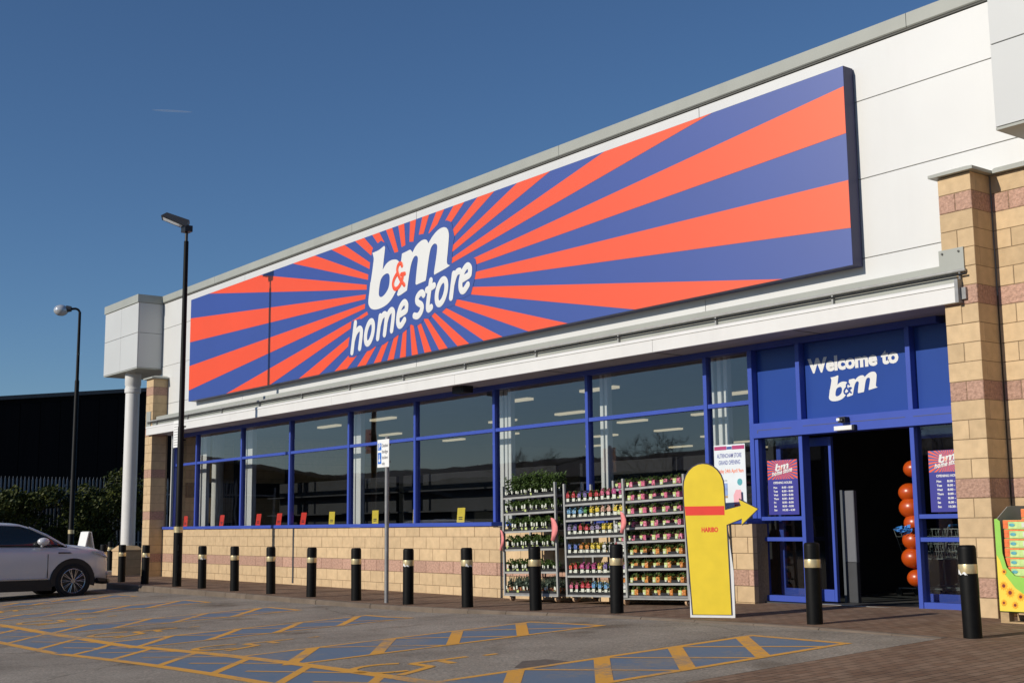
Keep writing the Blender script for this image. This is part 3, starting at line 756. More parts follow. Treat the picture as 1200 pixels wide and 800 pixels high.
# ---- entrance
EX0, EX1 = -4.10, -.96
TZ0, TZ1 = 2.285, 2.495
mb = MB(); mb.cbox(EX0-.04, EX0+.04, .63, .83, -.03, 3.56, .004); mb.build('entrance_post', 'blue', store)
for xm in (-3.225, -1.435):
    mb = MB(); mb.cbox(xm-.035, xm+.035, .63, .83, TZ1, 3.56, .004); mb.build('panel_mullion', 'blue', store)
for a, b in ((EX0+.04, -3.26), (-3.19, -1.47), (-1.40, -.45)):
    mb = MB(); mb.box(a+.002, b-.002, .745, .78, TZ1+.002, 3.555); mb.build('fascia_panel', 'bluepanel', store)
mb = MB(); mb.cbox(EX0+.042, -.45, .60, .84, TZ0, TZ1, .004); beam = mb.build('door_header', 'blue', store)
mb = MB(); mb.box(EX0+.14, -3.34, .597, .599, 2.39, 2.397); mb.box(EX0+.14, EX0+.148, .597, .599, 2.35, 2.389); mb.box(-3.14, -1.5, .597, .599, 2.40, 2.407); mb.box(-1.38, -.45, .597, .599, 2.40, 2.407); mb.build('header_groove', 'seal', beam)
# side lights
def side_light(x0, x1):
    zb = .02
    for xx in (x0, x1):
        mb = MB(); mb.cbox(xx-.032, xx+.032, .64, .80, zb, TZ0-.002, .004); mb.build('side_light_stile', 'blue', store)
    for z0, z1 in ((1.125, 1.18), (.84, .895), (zb, .10)):
        mb = MB(); mb.cbox(x0+.034, x1-.034, .65, .79, z0, z1, .004); mb.build('side_light_rail', 'blue', store)
    for z0, z1 in ((.102, .838), (.897, 1.123), (1.182, TZ0-.004)):
        mb = MB(); mb.box(x0+.034, x1-.034, .715, .722, z0, z1); mb.build('side_light_pane', 'doorglass', store)
side_light(EX0+.075, -3.235); side_light(-1.445, -.478)
# sliding leaves standing open behind the side lights
def leaf(x0, x1):
    mb = MB(); z0, z1 = .03, 2.26
    mb.cbox(x0, x0+.08, .93, .985, z0, z1, .004); mb.cbox(x1-.045, x1, .93, .985, z0, z1, .004)
    mb.cbox(x0+.081, x1-.046, .93, .985, z1-.12, z1, .004); mb.cbox(x0+.081, x1-.046, .93, .985, z0, z0+.16, .004)
    d = mb.build('door_leaf', 'blue', store)
    m2 = MB(); m2.box(x0+.082, x1-.047, .955, .961, z0+.162, z1-.122); m2.build('door_pane', 'doorglass', d)
leaf(-3.92, -2.95); leaf(-1.66, -.62)
mb = MB(); mb.box(-2.47, -2.36, .50, .60, 2.40, 2.47); mb.ball((-2.40,.50,2.42), .035); mb.box(-2.485,-2.435,.485,.499,2.42,2.455, 1); mb.build('door_camera', ['blackplastic', 'card'], store)
mb = MB(); mb.cbox(-2.57, -2.28, .53, .599, 2.295, 2.355, .006); mb.box(-2.28, -2.245, .54, .6, 2.29, 2.36, 1); mb.build('motion_sensor', ['card', 'blackplastic'], store)
mb = MB(); mb.box(EX0, -.45, .60, 1.3, -.06, .012); mb.build('threshold', 'darkgrey', store)
mb = MB(); mb.box(-3.1, -1.7, .592, .62, .0125, .018); mb.build('threshold_trim', 'galv', store)

# lettering on the blue panel over the doors
wp = MB()
Zw = lambda x: 3.13
put_text(wp, "Welcome to", (-3.13, .7435, 3.14), (1,0,.0), (0,0,1), w=1.48, h=.185, bold=.048)
islands = {}
par = list(range(len(wp.v)))
def root_(i):
    while par[i] != i: par[i] = par[par[i]]; i = par[i]
    return i
for f in wp.f:
    for i in f[1:]: par[root_(i)] = root_(f[0])
for f in wp.f: islands.setdefault(root_(f[0]), []).append(f)
for fs in islands.values():                                   # one object for each letter
    mb = MB(); ids = sorted({i for f in fs for i in f}); mp_ = {i: k for k, i in enumerate(ids)}
    mb.add([wp.v[i] for i in ids], [tuple(mp_[i] for i in f) for f in fs]); mb.build('letter', 'letter', store)

# ---- interior
mb = MB(); mb.box(XL+.26, XR-.26, .86, 25.6, -.1, .005); mb.build('shop_floor', 'floorin', store)
mb = MB(); mb.box(XL+.26, XR-.26, .85, 25.6, 3.72, 3.78); ce = mb.build('shop_ceiling', 'ceil', store)
lt = MB(); lt.box(-.5, .5, -.08, .08, -.05, 0); ltm = lt.data('ceiling_light', ['light'])
for iy in range(7):
    for ix in range(15):
        if (ix+2*iy) % 3 == 0: continue
        link('ceiling_light', ltm, (-23.4+2.65*ix+(1.0 if iy % 2 else 0), 3.1+2.9*iy, 3.72), ce)
for x0, x1, y0, y1 in ((-24.49,-24.21,1.1,1.2), (-24.1,-23.86,1.1,1.2), (-21.68,-21.42,1.1,1.22), (-21.36,-21.1,1.1,1.22), (-16.22,-16.02,1.1,1.2), (-15.98,-15.78,1.1,1.2), (-10.80,-10.61,1.1,1.25), (-10.57,-10.49,1.1,1.2), (-10.46,-10.38,1.1,1.2), (-7.89,-7.81,1.1,1.2), (-7.77,-7.69,1.1,1.2), (-5.37,-5.25,1.1,1.2), (-5.18,-5.10,1.1,1.2), (-5.05,-4.97,1.1,1.2)):
    mb = MB(); mb.cbox(x0, x1, y0, y1, .005, 3.71, .008); mb.build('inner_post', 'white', store)
for x0, x1 in ((-22.5, -16.7), (-16.4, -10.9), (-10.2, -4.3)):
    mb = MB(); mb.box(x0, x1, 2.6, 2.68, .006, 2.25)
    for z in (.5, .95, 1.4, 1.85): mb.box(x0, x1, 2.25, 2.6, z, z+.03)
    mb.build('shelving_back', 'dark', store)
mb = MB(); mb.box(-4.3, -4.2, 1.2, 6.7, .006, 3.0); mb.build('lobby_screen', 'dark', store)
core = MB(); core.box(XL+.27, XL+.5, .86, 7, .006, 3.7); iw = core.build('inner_side_wall', 'mortar', store)
rest = MB()
for r in range(16):
    y = .9-(.225 if r % 2 else 0)
    while y < 6.9:
        a, b = max(.9, y), y+.45; rest.cbox(XL+.4, XL+.51, a+.004, b-.004, .01+r*.225+.004, .01+(r+1)*.225-.004, .004); y += .45
tag(rest.build('block', 'block', iw), kind='stuff')
for y0, y1, z0, z1 in ((1.0, 6, 1.95, 2.35), (1.4, 2.6, .9, 1.25)):
    mb = MB(); mb.box(XL+.515, XL+.62, y0, y1, z0, z1); mb.build('dark_rail', 'dark', iw)
for y in (1.9, 2.4, 4.0):
    mb = MB(); mb.box(XL+.53, XL+.66, y, y+.12, .006, 3.6); mb.build('dark_upright', 'darkgrey', iw)
mb = MB(); mb.lathe((-24.55, 1.75, .006), [(.16,0),(.16,3.65)], 20); mb.build('round_column', 'white', store, smooth=True)

# ---- towers at both ends
def tower(x0, x1, zb, name):
    core = MB(); core.box(x0+.02, x1-.02, -.28, .9, zb+.05, 7.34); t = core.build(name, 'joint', store)
    xm = (x0+x1)/2; zm = (zb+7.34)/2+.06
    for a, b in ((x0, xm), (xm, x1)):
        for c, d in ((zb, zm), (zm, 7.335)):
            mb = MB(); mb.cbox(a+.006, b-.006, -.30, -.27, c+.006, d-.006, .003); mb.build('panel', 'cladgrey', t)
    for c, d in ((zb, zm), (zm, 7.335)):
        for sx0, sx1 in ((x1-.02, x1), (x0, x0+.02)):
            mb = MB(); mb.box(sx0, sx1, -.265, .41 if x1 < -20 else .41, c+.006, d-.006); mb.build('side_panel', 'cladgrey', t)
    mb = MB(); mb.box(x0-.02, x1+.02, -.33, .92, 7.34, ROOF); mb.build('tower_coping', 'coping', t)
    mb = MB(); mb.box(x0+.0, x1, -.29, .9, zb-.03, zb); mb.build('tower_soffit', 'coping', t)
tower(-28.05, -25.462, 5.52, 'corner_tower'); tower(.54, 3.2, 5.50, 'corner_tower')
mb = MB(); mb.lathe((-26.75, .1, .64), [(.195,0),(.195,4.28),(.225,4.3),(.225,4.42),(.21,4.43),(.21,4.5),(.225,4.52),(.225,4.86)], 28); colm = mb.build('tower_column', 'white', store, smooth=True)
mb = MB(); mb.box(-27.05, -26.45, -.2, .4, -.2, .5); pth = mb.build('column_plinth', 'mortar', store)
rest = MB()
for r in range(3):
    z0 = -.175+.225*r
    for a, b in (((-27.06,-26.75),(-26.75,-26.44)) if r % 2 else ((-27.06,-26.44),)):
        rest.cbox(a+.003, b-.003, -.21, .41, z0+.003, z0+.222, .004)
rest.build('block', 'block', pth)
mb = MB(); vs = [(-27.08,-.23,.502),(-26.42,-.23,.502),(-26.42,.43,.502),(-27.08,.43,.502),(-27.08,-.23,.54),(-26.42,-.23,.54),(-26.42,.43,.54),(-27.08,.43,.54),(-26.95,-.1,.655),(-26.55,-.1,.655),(-26.55,.3,.655),(-26.95,.3,.655)]
mb.add(vs, [(3,2,1,0),(0,1,5,4),(1,2,6,5),(2,3,7,6),(3,0,4,7),(4,5,9,8),(5,6,10,9),(6,7,11,10),(7,4,8,11),(8,9,10,11)]); mb.build('plinth_cap', 'plinthcap', pth)

# ------------------------------------------------------------------ the big sign
SY = .20
def sunburst(mb, x0, x1, z0, z1, cx, cz, y, mi, phase=14.97, s=1.64, n=32):
    """every second ray of an even burst that was stretched sideways, clipped to the board"""
    def hit(th):
        dx, dz = cos(th), sin(th)/s
        t = min(((x1-cx)/dx if dx > 1e-9 else (x0-cx)/dx if dx < -1e-9 else 1e9), ((z1-cz)/dz if dz > 1e-9 else (z0-cz)/dz if dz < -1e-9 else 1e9))
        return (cx+dx*t, cz+dz*t)
    corners = [(x0,z0),(x1,z0),(x1,z1),(x0,z1)]
    for k in range(n):
        a = radians(phase+2*k*180/n); b = a+radians(180/n)
        P = [hit(a)]
        for c in corners:
            t = atan2((c[1]-cz)*s, c[0]-cx)
            while t < a: t += 2*pi
            if a < t < b: P.append(c)
        P.append(hit(b)); r = .02
        tip = [(cx+(P[-1][0]-cx)*r, cz+(P[-1][1]-cz)*r), (cx+(P[0][0]-cx)*r, cz+(P[0][1]-cz)*r)]
        P = P+tip
        mb.add([(u, y, w) for u, w in P], [tuple(range(len(P)))], mi)
def fill(mb, poly, y, mi=0, holes=()):
    loops = [[Vector((u, w, 0)) for u, w in poly]]+[[Vector((u, w, 0)) for u, w in h] for h in holes]
    vs = [(v.x, y, v.y) for l in loops for v in l]
    mb.add(vs, [tuple(t) for t in tessellate_polygon(loops)], mi)

sign = thing('store_sign', "long blue and orange-red sunburst store sign with white b&m home store lettering", 'sign', (-12.46, SY, 4.388))
X0, X1, Z0, Z1 = -23.05, -1.878, 4.388, 7.085
mb = MB(); mb.box(X0, X1, SY+.003, .40, Z0, Z1)
mb.build('sign_case', 'signnavy', sign)
mb = MB(); mb.box(X0+.004, X1-.004, SY, SY+.0025, Z0+.004, Z1-.004); mb.build('sign_face', 'signblue', sign)
mb = MB(); sunburst(mb, X0+.004, X1-.004, Z0+.004, Z1-.004, -12.491, 5.738, SY-.003, 0); mb.build('sunburst_rays', 'orange', sign)
mb = MB(); fill(mb, D['halo'], SY-.006); mb.build('logo_surround', 'signblue', sign)
mb = MB(); fill(mb, D['hb'], SY-.0075); mb.build('ray_fragment', 'orange', sign)
BO, BI, MO = smooth_poly(D['b_out']), smooth_poly(D['b_in']), smooth_poly(D['m_out'])
mb = MB(); fill(mb, BO, SY-.010, 0, [BI]); mb.build('letter', 'letter', sign)
mb = MB(); fill(mb, MO, SY-.0115); mb.build('letter', 'letter', sign)
mb = MB()
for i, s_ in enumerate(D['amp']): stroke(mb, s_, .085, SY-.0145-.0006*i)
mb.build('ampersand', 'orange', sign)
def is_closed(s_): return s_[0] == s_[-1]
groups = D['hg']
for g in groups:
    mb = MB()
    for i, k in enumerate(g): stroke(mb, D['hs'][k], .130, SY-.0105-.0008*i, closed=is_closed(D['hs'][k]))
    mb.build('letter', 'letter', sign)

def logo(mb, ox, oz, w, y, mi_w, mi_amp, tagline=True):
    """the same logo at another size: ox, oz = lower left; w = width on the plane"""
    xs = [p[0] for p in D['b_out']+D['m_out']]; zs = [p[1] for p in D['b_out']+D['m_out']]
    x0, z0 = min(xs), min(zs); sc = w/(max(xs)-x0)
    f = lambda P: [(ox+(u-x0)*sc, oz+(v-z0)*sc*1.0) for u, v in P]
    fill(mb, f(BO), y, mi_w, [f(BI)]); fill(mb, f(MO), y-.001, mi_w)
    for i, s_ in enumerate(D['amp']): stroke(mb, f(s_), .085*sc, y-.002-.0004*i, mi_amp)
    if tagline:
        for i, s_ in enumerate(D['hs']): stroke(mb, f(s_), .15*sc, y-.001-.0003*(i % 3), mi_w, closed=is_closed(s_))
mb = MB()
xs = [p[0] for p in D['b_out']+D['m_out']]; zs = [p[1] for p in D['b_out']+D['m_out']]
def logo_fit(mb, ox, oz, w, h, y, mi_w, mi_amp):
    x0, z0 = min(xs), min(zs); sx = w/(max(xs)-x0); sz = h/(max(zs)-z0)
    f = lambda P: [(ox+(u-x0)*sx, oz+(v-z0)*sz) for u, v in P]
    fill(mb, f(BO), y, mi_w, [f(BI)]); fill(mb, f(MO), y-.001, mi_w)
    for i, s_ in enumerate(D['amp']): stroke(mb, f(s_), .10*sx, y-.002-.0004*i, mi_amp)
logo_fit(mb, -2.79, 2.715, .80, .345, .743, 0, 1)
mb.build('welcome_logo', ['letter', 'bluepanel'], store)

# ------------------------------------------------------------------ posters in the doors and window
def hours(x0, x1, y, label):
    z1, z0 = 1.965, 1.205; w = x1-x0
    p = thing('opening_hours_poster', label, 'poster', (x0, y, z0), 'opening hours posters')
    mb = MB(); mb.box(x0, x1, y, y+.003, z0, z1); mb.build('sheet', 'poster', p)
    hz = z1-.27
    mb = MB(); mb.box(x0+.002, x1-.002, y-.0015, y-.0005, hz, z1-.002); mb.build('banner', 'signblue', p)
    mb = MB(); sunburst(mb, x0+.003, x1-.003, hz+.002, z1-.003, x0+w*.5, hz+.14, y-.0025, 0, s=1.1)
    mb.build('banner_rays', 'orange', p)
    mb = MB(); lx = x0+.06; logo(mb, x0+w*.27, hz+.115, w*.46, y-.005, 0, 1)
    mb.build('banner_logo', ['letter', 'orange'], p)
    mb = MB()
    put_text(mb, "OPENING HOURS", (x0+.1, y-.001, hz-.06), (1,0,0), (0,0,1), w=w*.62, h=.030, bold=.03)
    for i, (d, t) in enumerate((("Mon","8.00 - 8.00"),("Tues","8.00 - 8.00"),("Wed","8.00 - 8.00"),("Thurs","8.00 - 8.00"),("Fri","8.00 - 8.00"),("Sat","8.00 - 8.00"),("Sun","10.30 - 4.30"))):
        z = hz-.125-.052*i
        put_text(mb, d, (x0+.10, y-.001, z), (1,0,0), (0,0,1), h=.026, bold=.04)
        put_text(mb, t, (x0+.25, y-.001, z), (1,0,0), (0,0,1), w=.20 if i < 6 else .22, h=.026, bold=.04)
    tag(mb.build('lettering', 'letter', p), kind='stuff')
hours(-3.90, -3.36, .7095, "purple opening hours poster with sunburst logo on glass left of doorway")
hours(-1.27, -.73, .7095, "purple opening hours poster partly hidden by brick pier right of doorway")

def opening_poster():
    x0, x1, z0, z1, y = -4.91, -4.30, 1.20, 2.235, .700
    p = thing('opening_poster', "white grand opening poster with purple top band on window by entrance", 'poster', (x0, y, z0))
    mb = MB(); mb.box(x0, x1, y, y+.003, z0, z1); mb.build('sheet', 'posterw', p)
    mb = MB(); mb.box(x0+.01, x0+.25, y-.0012, y-.0004, z1-.075, z1-.02); mb.box(x1-.25, x1-.01, y-.0012, y-.0004, z1-.075, z1-.02); mb.build('top_band', 'purple', p)
    mb = MB(); mb.box(x0+.255, x1-.255, y-.0014, y-.0004, z1-.07, z1-.03); mb.build('band_logo', 'signblue', p)
    mb = MB(); put_text(mb, "ALTRINCHAM STORE", (x0+.06, y-.001, z1-.19), (1,0,0), (0,0,1), w=.48, h=.062, bold=.01)
    put_text(mb, "GRAND OPENING", (x0+.09, y-.001, z1-.29), (1,0,0), (0,0,1), w=.42, h=.062, bold=.01); tag(mb.build('lettering', 'inkblue', p), kind='stuff')
    mb = MB(); put_text(mb, "Friday 24th April 9am", (x0+.05, y-.001, z1-.41), (1,0,0), (0,0,1), w=.52, h=.055, bold=.02); tag(mb.build('lettering', 'inkorange', p), kind='stuff')
    mb = MB(); mb.box(x0+.07, x0+.25, y-.0012, y-.0004, z1-.74, z1-.56); mb.build('picture', 'skyprint', p)
    mb = MB(); mb.box(x0+.07, x0+.25, y-.0013, y-.0004, z1-.775, z1-.742); mb.build('picture_base', 'wood', p)
    mb = MB(); put_text(mb, "in store today", (x0+.07, y-.001, z1-.53), (1,0,0), (0,0,1), w=.18, h=.02, bold=.0)
    tag(mb.build('small_print', 'ink', p), kind='stuff')
    mb = MB(); mb.add([(x1-.12+.05*cos(t), y-.001, z1-.55+.05*sin(t)) for t in [2*pi*k/20 for k in range(20)]], [tuple(range(20))]); mb.build('round_badge', 'badge', p)
    mb = MB(); fill(mb, [(x1-.24,z1-.96),(x1-.08,z1-.96),(x1-.07,z1-.74),(x1-.11,z1-.66),(x1-.2,z1-.66),(x1-.25,z1-.74)], y-.001); mb.build('pink_panel', 'pinkprint', p)
    mb = MB(); mb.box(x1-.235, x1-.085, y-.002, y-.0012, z1-.97, z1-.87); mb.build('red_panel', 'red', p)
opening_poster()

# cards standing on the sill behind the glass
cards = [(-24.59,'red','red card on the sill behind the black lamp post'), (-22.32,'red','red card on the sill, second from left, beside white posts'), (-20.23,'red','red card on the sill, left of the third blue mullion'),
         (-19.15,'red','red card on the sill, left one of two under the fourth mullion'), (-17.95,'red','rightmost red card on the sill, just left of the yellow ones'),
         (-16.61,'yellow','leftmost yellow card on the sill, beside white posts'), (-14.77,'yellow','tilted yellow card on the sill left of the parking sign'),
         (-13.2,'yellow','yellow card on the sill half hidden by a mullion'), (-11.67,'yellow','yellow card on the sill nearest the plant trolleys')]
for x, c, lab in cards:
    w, h = .25, .275
    p = thing('sill_card', lab, 'card', (x, .86, 1.17), c+' cards along the window sill')
    t = random.uniform(-.02, .05)
    mb = MB(); vs = [(x-w/2,.86,1.165),(x+w/2,.86,1.165),(x+w/2+t,.875,1.165+h),(x-w/2+t,.875,1.165+h),(x-w/2,.864,1.165),(x+w/2,.864,1.165),(x+w/2+t,.879,1.165+h),(x-w/2+t,.879,1.165+h)]
    mb.add(vs, [(0,1,2,3),(7,6,5,4),(0,4,5,1),(1,5,6,2),(2,6,7,3),(3,7,4,0)]); mb.build('sheet', c, p)
    mb = MB()
    for k in range(2): mb.box(x-.06+t*.3, x+.06+t*.3, .8595+.0*k, .86, 1.215+.035*k, 1.232+.035*k)
    mb.build('print', 'ink', p)

# ------------------------------------------------------------------ bollards
BL = [(.92, "leaning black bollard with torn white strip on its band, nearest the pier"), (-1.12, "black gold-banded bollard in front of the open doorway"), (-4.36, "black gold-banded bollard standing before the middle plant trolley"),
      (-6.06, "black gold-banded bollard standing before the left plant trolley"), (-7.72, "black gold-banded bollard just left of the plant trolleys"), (-9.37, "black gold-banded bollard just right of the parking sign post"),
      (-11.01, "black gold-banded bollard just left of the parking sign post"), (-12.61, "black gold-banded bollard two left of the parking sign post"), (-14.21, "black gold-banded bollard just right of the wall's dark movement joint"),
      (-15.81, "black gold-banded bollard, second right of the tall lamp post"), (-17.39, "black gold-banded bollard, first right of the tall lamp post"), (-20.58, "black gold-banded bollard just left of the tall lamp post"),
      (-22.05, "black gold-banded bollard in front of the round white column"), (-23.35, "black gold-banded bollard partly behind the car's bonnet")]
by = -1.8
proto = None
for i, (x, lab) in enumerate(BL):
    z = pave_z(x, by)
    if proto is None:
        proto = r = thing('bollard', lab, 'bollard', (-4.36, by, 0), 'black bollards along the kerb')
        mb = MB(); mb.lathe((-4.36, by, -.05), [(.088,0),(.088,.90),(.084,.925),(.07,.938),(.0,.94)], 22); mb.build('post', 'black', r, smooth=True)
        mb = MB(); mb.lathe((-4.36, by, .615), [(.0895,0),(.0905,.004),(.0905,.086),(.0895,.09)], 22); mb.build('band', 'gold', r, smooth=True)
    else:
        r = copy_tree(proto); r['label'] = lab
    r.location = (x, by if i else -1.95, z); r.rotation_euler = (random.uniform(-.014,.014), random.uniform(-.014,.014), random.uniform(0, 6))
    if i == 0:
        r.rotation_euler = (0, -.012, 0)
        mb = MB(); vs = []; a0 = atan2(-1, .2)
        for k in range(7):
            t = a0-.95+k*.2; vs += [(-4.36+.0925*cos(t), by+.0925*sin(t), .607+.008*sin(k*2.1)), (-4.36+.0925*cos(t), by+.0925*sin(t), .645+.02*sin(k*1.7)-.006*k)]
        mb.add(vs, [(2*k, 2*k+2, 2*k+3, 2*k+1) for k in range(6)]); mb.build('torn_strip', 'card', r)
r = copy_tree(proto); r['label'] = "far black bollard beyond the white column, shadowed except its band"; r.location = (-31.5, 1.35, -.16); del r['group']

# ------------------------------------------------------------------ lamp posts
def lamp1():
    x, y = -18.72, -1.8; z = pave_z(x, y)
    p = thing('lamp_post', "tall black lamp post with tilted floodlight head on the near pavement", 'street lamp', (x, y, z))
    mb = MB(); mb.lathe((x, y, z-.1), [(.098,0),(.098,1.35),(.08,1.37),(.07,1.45),(.07,3.6),(.062,3.62),(.052,7.85),(.0,7.86)], 16); mb.build('post', 'black', p, smooth=True)
    mb = MB(); mb.lathe((x, y, z+1.17), [(.0995,0),(.0995,.13)], 16); mb.build('band', 'gold', p, smooth=True)
    mb = MB(); mb.box(x+.05, x+.12, y-.06, y+.02, z+.12, z+.3); mb.box(x+.09, x+.13, y-.04, y+.0, z+.78, z+.9); mb.build('service_hatch', 'black', p)
    mb = MB(); mb.cyl((x,y,z+7.72),(x,y,z+7.98),.035); mb.box(x-.11,x+.13,y-.09,y+.09,z+7.96,z+8.10); mb.build('bracket', 'blackplastic', p)
    hd = MB()
    a = Vector((x-.02, y, z+8.06)); d = Vector((-.42, -.90, .44)).normalized(); q = d.cross(Vector((0,0,1))).normalized(); u = q.cross(d)
    def pt_(s, w, h): return a+d*s+q*w+u*h
    vs = [pt_(0,-.20,.0),pt_(0,.20,.0),pt_(0,.17,.17),pt_(0,-.17,.17),pt_(.60,-.23,-.02),pt_(.60,.23,-.02),pt_(.52,.18,.11),pt_(.52,-.18,.11)]
    hd.add(vs, [(0,1,2,3),(4,7,6,5),(0,4,5,1),(1,5,6,2),(2,6,7,3),(3,7,4,0)]); h = hd.build('lamp_head', 'darkgrey', p)
    ln = MB(); ln.add([pt_(.08,-.12,-.006),pt_(.08,.12,-.006),pt_(.56,.15,-.024),pt_(.56,-.15,-.024)], [(0,3,2,1)]); ln.build('lens', 'lens', h)
    # lettered white plate on the post
    mb = MB(); mb.cbox(x-.40, x-.05, y-.012, y, z+3.06, z+3.66, .003); pl = mb.build('notice_plate', 'card', p)
    mb = MB()
    for k in range(9): mb.box(x-.37, x-.10+.02*sin(k*2.4), y-.0132, y-.0122, z+3.11+.058*k, z+3.125+.058*k)
    mb.build('print', 'greycard', pl)
    mb = MB(); mb.box(x-.07, x+.06, y-.02, y+.09, z+3.2, z+3.23); mb.box(x-.07, x+.06, y-.02, y+.09, z+3.5, z+3.53); mb.build('clamp', 'black', p)
lamp1()
lamp2x, lamp2y = -34.0, .92
def lamp2():
    x, y, z = lamp2x, lamp2y, -.17
    p = thing('lamp_post', "slim distant lamp post with small lantern on a curved arm", 'street lamp', (x, y, z))
    mb = MB(); mb.lathe((x,y,z), [(.10,0),(.10,1.3),(.085,1.32),(.075,6.2),(.055,6.25),(.045,8.55),(.0,8.56)], 12); mb.build('post', 'black', p, smooth=True)
    mb = MB(); mb.lathe((x,y,z+1.15), [(.1015,0),(.1015,.13)], 12); mb.build('band', 'gold', p, smooth=True)
    d = Vector((-.52, -.85, 0)).normalized()
    mb = MB(); pts = [Vector((x,y,z+8.5))]+[Vector((x,y,z+8.5))+d*(.16*(1-cos(t)))+Vector((0,0,.16*sin(t))) for t in [pi/2*k/5 for k in range(1,6)]]
    pts.append(pts[-1]+d*.12+Vector((0,0,-.01))); mb.tube(pts, .04, 8); mb.build('arm', 'black', p, smooth=True)
    e = pts[-1]; mb = MB(); mb.cyl(e, e+d*.16, .09, .12, 10); mb.build('lamp_head', 'darkgrey', p, smooth=True)
    mb = MB(); c = e+d*.34; mb.ball((c.x,c.y,c.z-.05), .24, .24, .19, 14, 8); mb.build('lantern_bowl', 'lens', p, smooth=True)
lamp2()

# ------------------------------------------------------------------ parking sign
def parking_sign():
    x, y = -10.03, -1.8; z = pave_z(x, y)
    p = thing('parking_sign', "white and blue disabled parking sign on a thin grey post by the kerb", 'sign', (x, y, z))
    mb = MB(); mb.lathe((x,y,z-.05), [(.036,0),(.036,2.79),(.0,2.8)], 14); mb.build('post', 'steel', p, smooth=True)
    x0, x1, z0, z1, yy = -10.27, -9.90, 2.085, 2.555, y-.045
    mb = MB(); mb.cbox(x0, x1, yy, yy+.008, z0, z1, .003); pl = mb.build('plate', 'card', p)
    mb = MB(); mb.box(x0+.02, x0+.13, yy-.0015, yy-.0003, z0+.29, z1-.06); mb.box(x0+.02, x0+.13, yy-.0015, yy-.0003, z0+.06, z0+.25); mb.build('blue_square', 'signp', pl)
    mb = MB(); put_text(mb, "P", (x0+.045, yy-.002, z0+.31), (1,0,0), (0,0,1), w=.06, h=.09, bold=.03)
    mb.add([(x0+.07+.03*cos(t), yy-.002, z0+.12+.03*sin(t)) for t in [2*pi*k/12 for k in range(12)]], [tuple(range(12))]); mb.box(x0+.055, x0+.075, yy-.0022, yy-.0016, z0+.13, z0+.22)
    mb.build('blue_square_print', 'letter', pl)
    mb = MB()
    for i, s_ in enumerate(("Disabled", "badge", "holders", "only")):
        put_text(mb, s_, (x0+.15, yy-.001, z1-.13-.1*i), (1,0,0), (0,0,1), w=.19 if i != 3 else .09, h=.055, bold=.01)
    tag(mb.build('lettering', 'ink', pl), kind='stuff')
    mb = MB(); mb.box(x-.05, x+.05, yy+.009, y+.04, z0+.08, z0+.11); mb.box(x-.05, x+.05, yy+.009, y+.04, z1-.11, z1-.08); mb.build('clamp', 'steel', p)
parking_sign()

# ------------------------------------------------------------------ plant trolleys
ORD = {6: ['bottom', 'second', 'third', 'fourth', 'fifth', 'top'], 9: ['bottom', 'second', 'third', 'fourth', 'fifth', 'sixth', 'seventh', 'eighth', 'top']}
rnd = random.Random(5)
NTH = ['first', 'second', 'third', 'fourth', 'fifth', 'sixth', 'seventh', 'eighth', 'ninth', 'tenth']
def m_herb(tall, grey=False):
    mb = MB()
    mb.lathe((0,0,0), [(.035,0),(.05,.075)], 8, 0)
    mb.leaves((0,0,.10+tall*.5), (.078,.078,.055+tall*.5), 70 if tall > .06 else 52, .026, 1, up=.4, rnd=rnd)
    if tall > .06:
        for _ in range(16):
            a = rnd.uniform(-.06,.06); b = rnd.uniform(-.06,.06); mb.leaves((a, b, .1+tall+rnd.uniform(-.05,.06)), (.012,.012,.05), 3, .024, 1, rnd=rnd)
    if grey:
        for _ in range(14):
            a = rnd.uniform(-.05,.05); b = rnd.uniform(-.05,.05); mb.cyl((a*.4,b*.4,.08), (a,b,.2+rnd.uniform(0,.05)), .005, .003, 4, 1)
    mb.box(-.03, .018, -.066, -.063, .005, .036, 2)
    dx = rnd.uniform(-.012,.022); mb.box(-.016+dx, .012+dx, -.082, -.079, .05, .098, 3)
    if rnd.random() < .6: mb.box(.02-dx*.5, .038-dx*.5, -.080, -.077, .045, .085, 3)
    return mb.data('herb_pot', ['terracotta' if grey else 'tray', 'herbgrey' if grey else 'herb', 'taglime', 'tagwhite'])
def m_pack(col):
    mb = MB()
    mb.box(-.036, .036, -.03, .03, 0, .03, 0)
    mb.cbox(-.027, .027, -.036, -.030, .016, .066, .002, 1)
    pts = [(-.029,.074),(.029,.074),(.031,.112),(.02,.124),(-.02,.125),(-.031,.112)]
    mb.prism(pts, 'y', -.034, -.028, 2)
    mb.leaves((0,.008,.10), (.048,.04,.055), 44, .019, 3, rnd=rnd)
    mb.leaves((0,-.018,.135), (.03,.018,.018), 12, .013, 2, rnd=rnd)
    return mb.data('flower_pack', ['tray', 'tagwhite', 'fl_'+col, 'herb'])
def m_sleeve(col):
    mb = MB()
    h = .062
    mb.cbox(-.060, -.004, -.045, .04, 0, h, .004, 0); mb.cbox(-.003, .060, -.046, .04, 0, h+.004, .004, 1)
    mb.cbox(-.05, -.02, -.0475, -.046, .010, .034, .001, 2)
    mb.leaves((0,.0,.082), (.072,.05,.03), 36, .022, 3, up=.3, rnd=rnd)
    mb.leaves((.0,-.03,.083), (.05,.02,.02), 6, .012, 1, rnd=rnd)
    return mb.data('bedding_pack', ['taglime', 'fl_'+col, 'tagwhite', 'herb'])
PK = {c: m_pack(c) for c in FLOW}
SL = {c: [m_sleeve(c) for _ in range(2)] for c in ('pink', 'orange')}
HB = [m_herb(.02) for _ in range(3)]; HT = [m_herb(.17) for _ in range(3)]; HG = [m_herb(.03, True) for _ in range(2)]
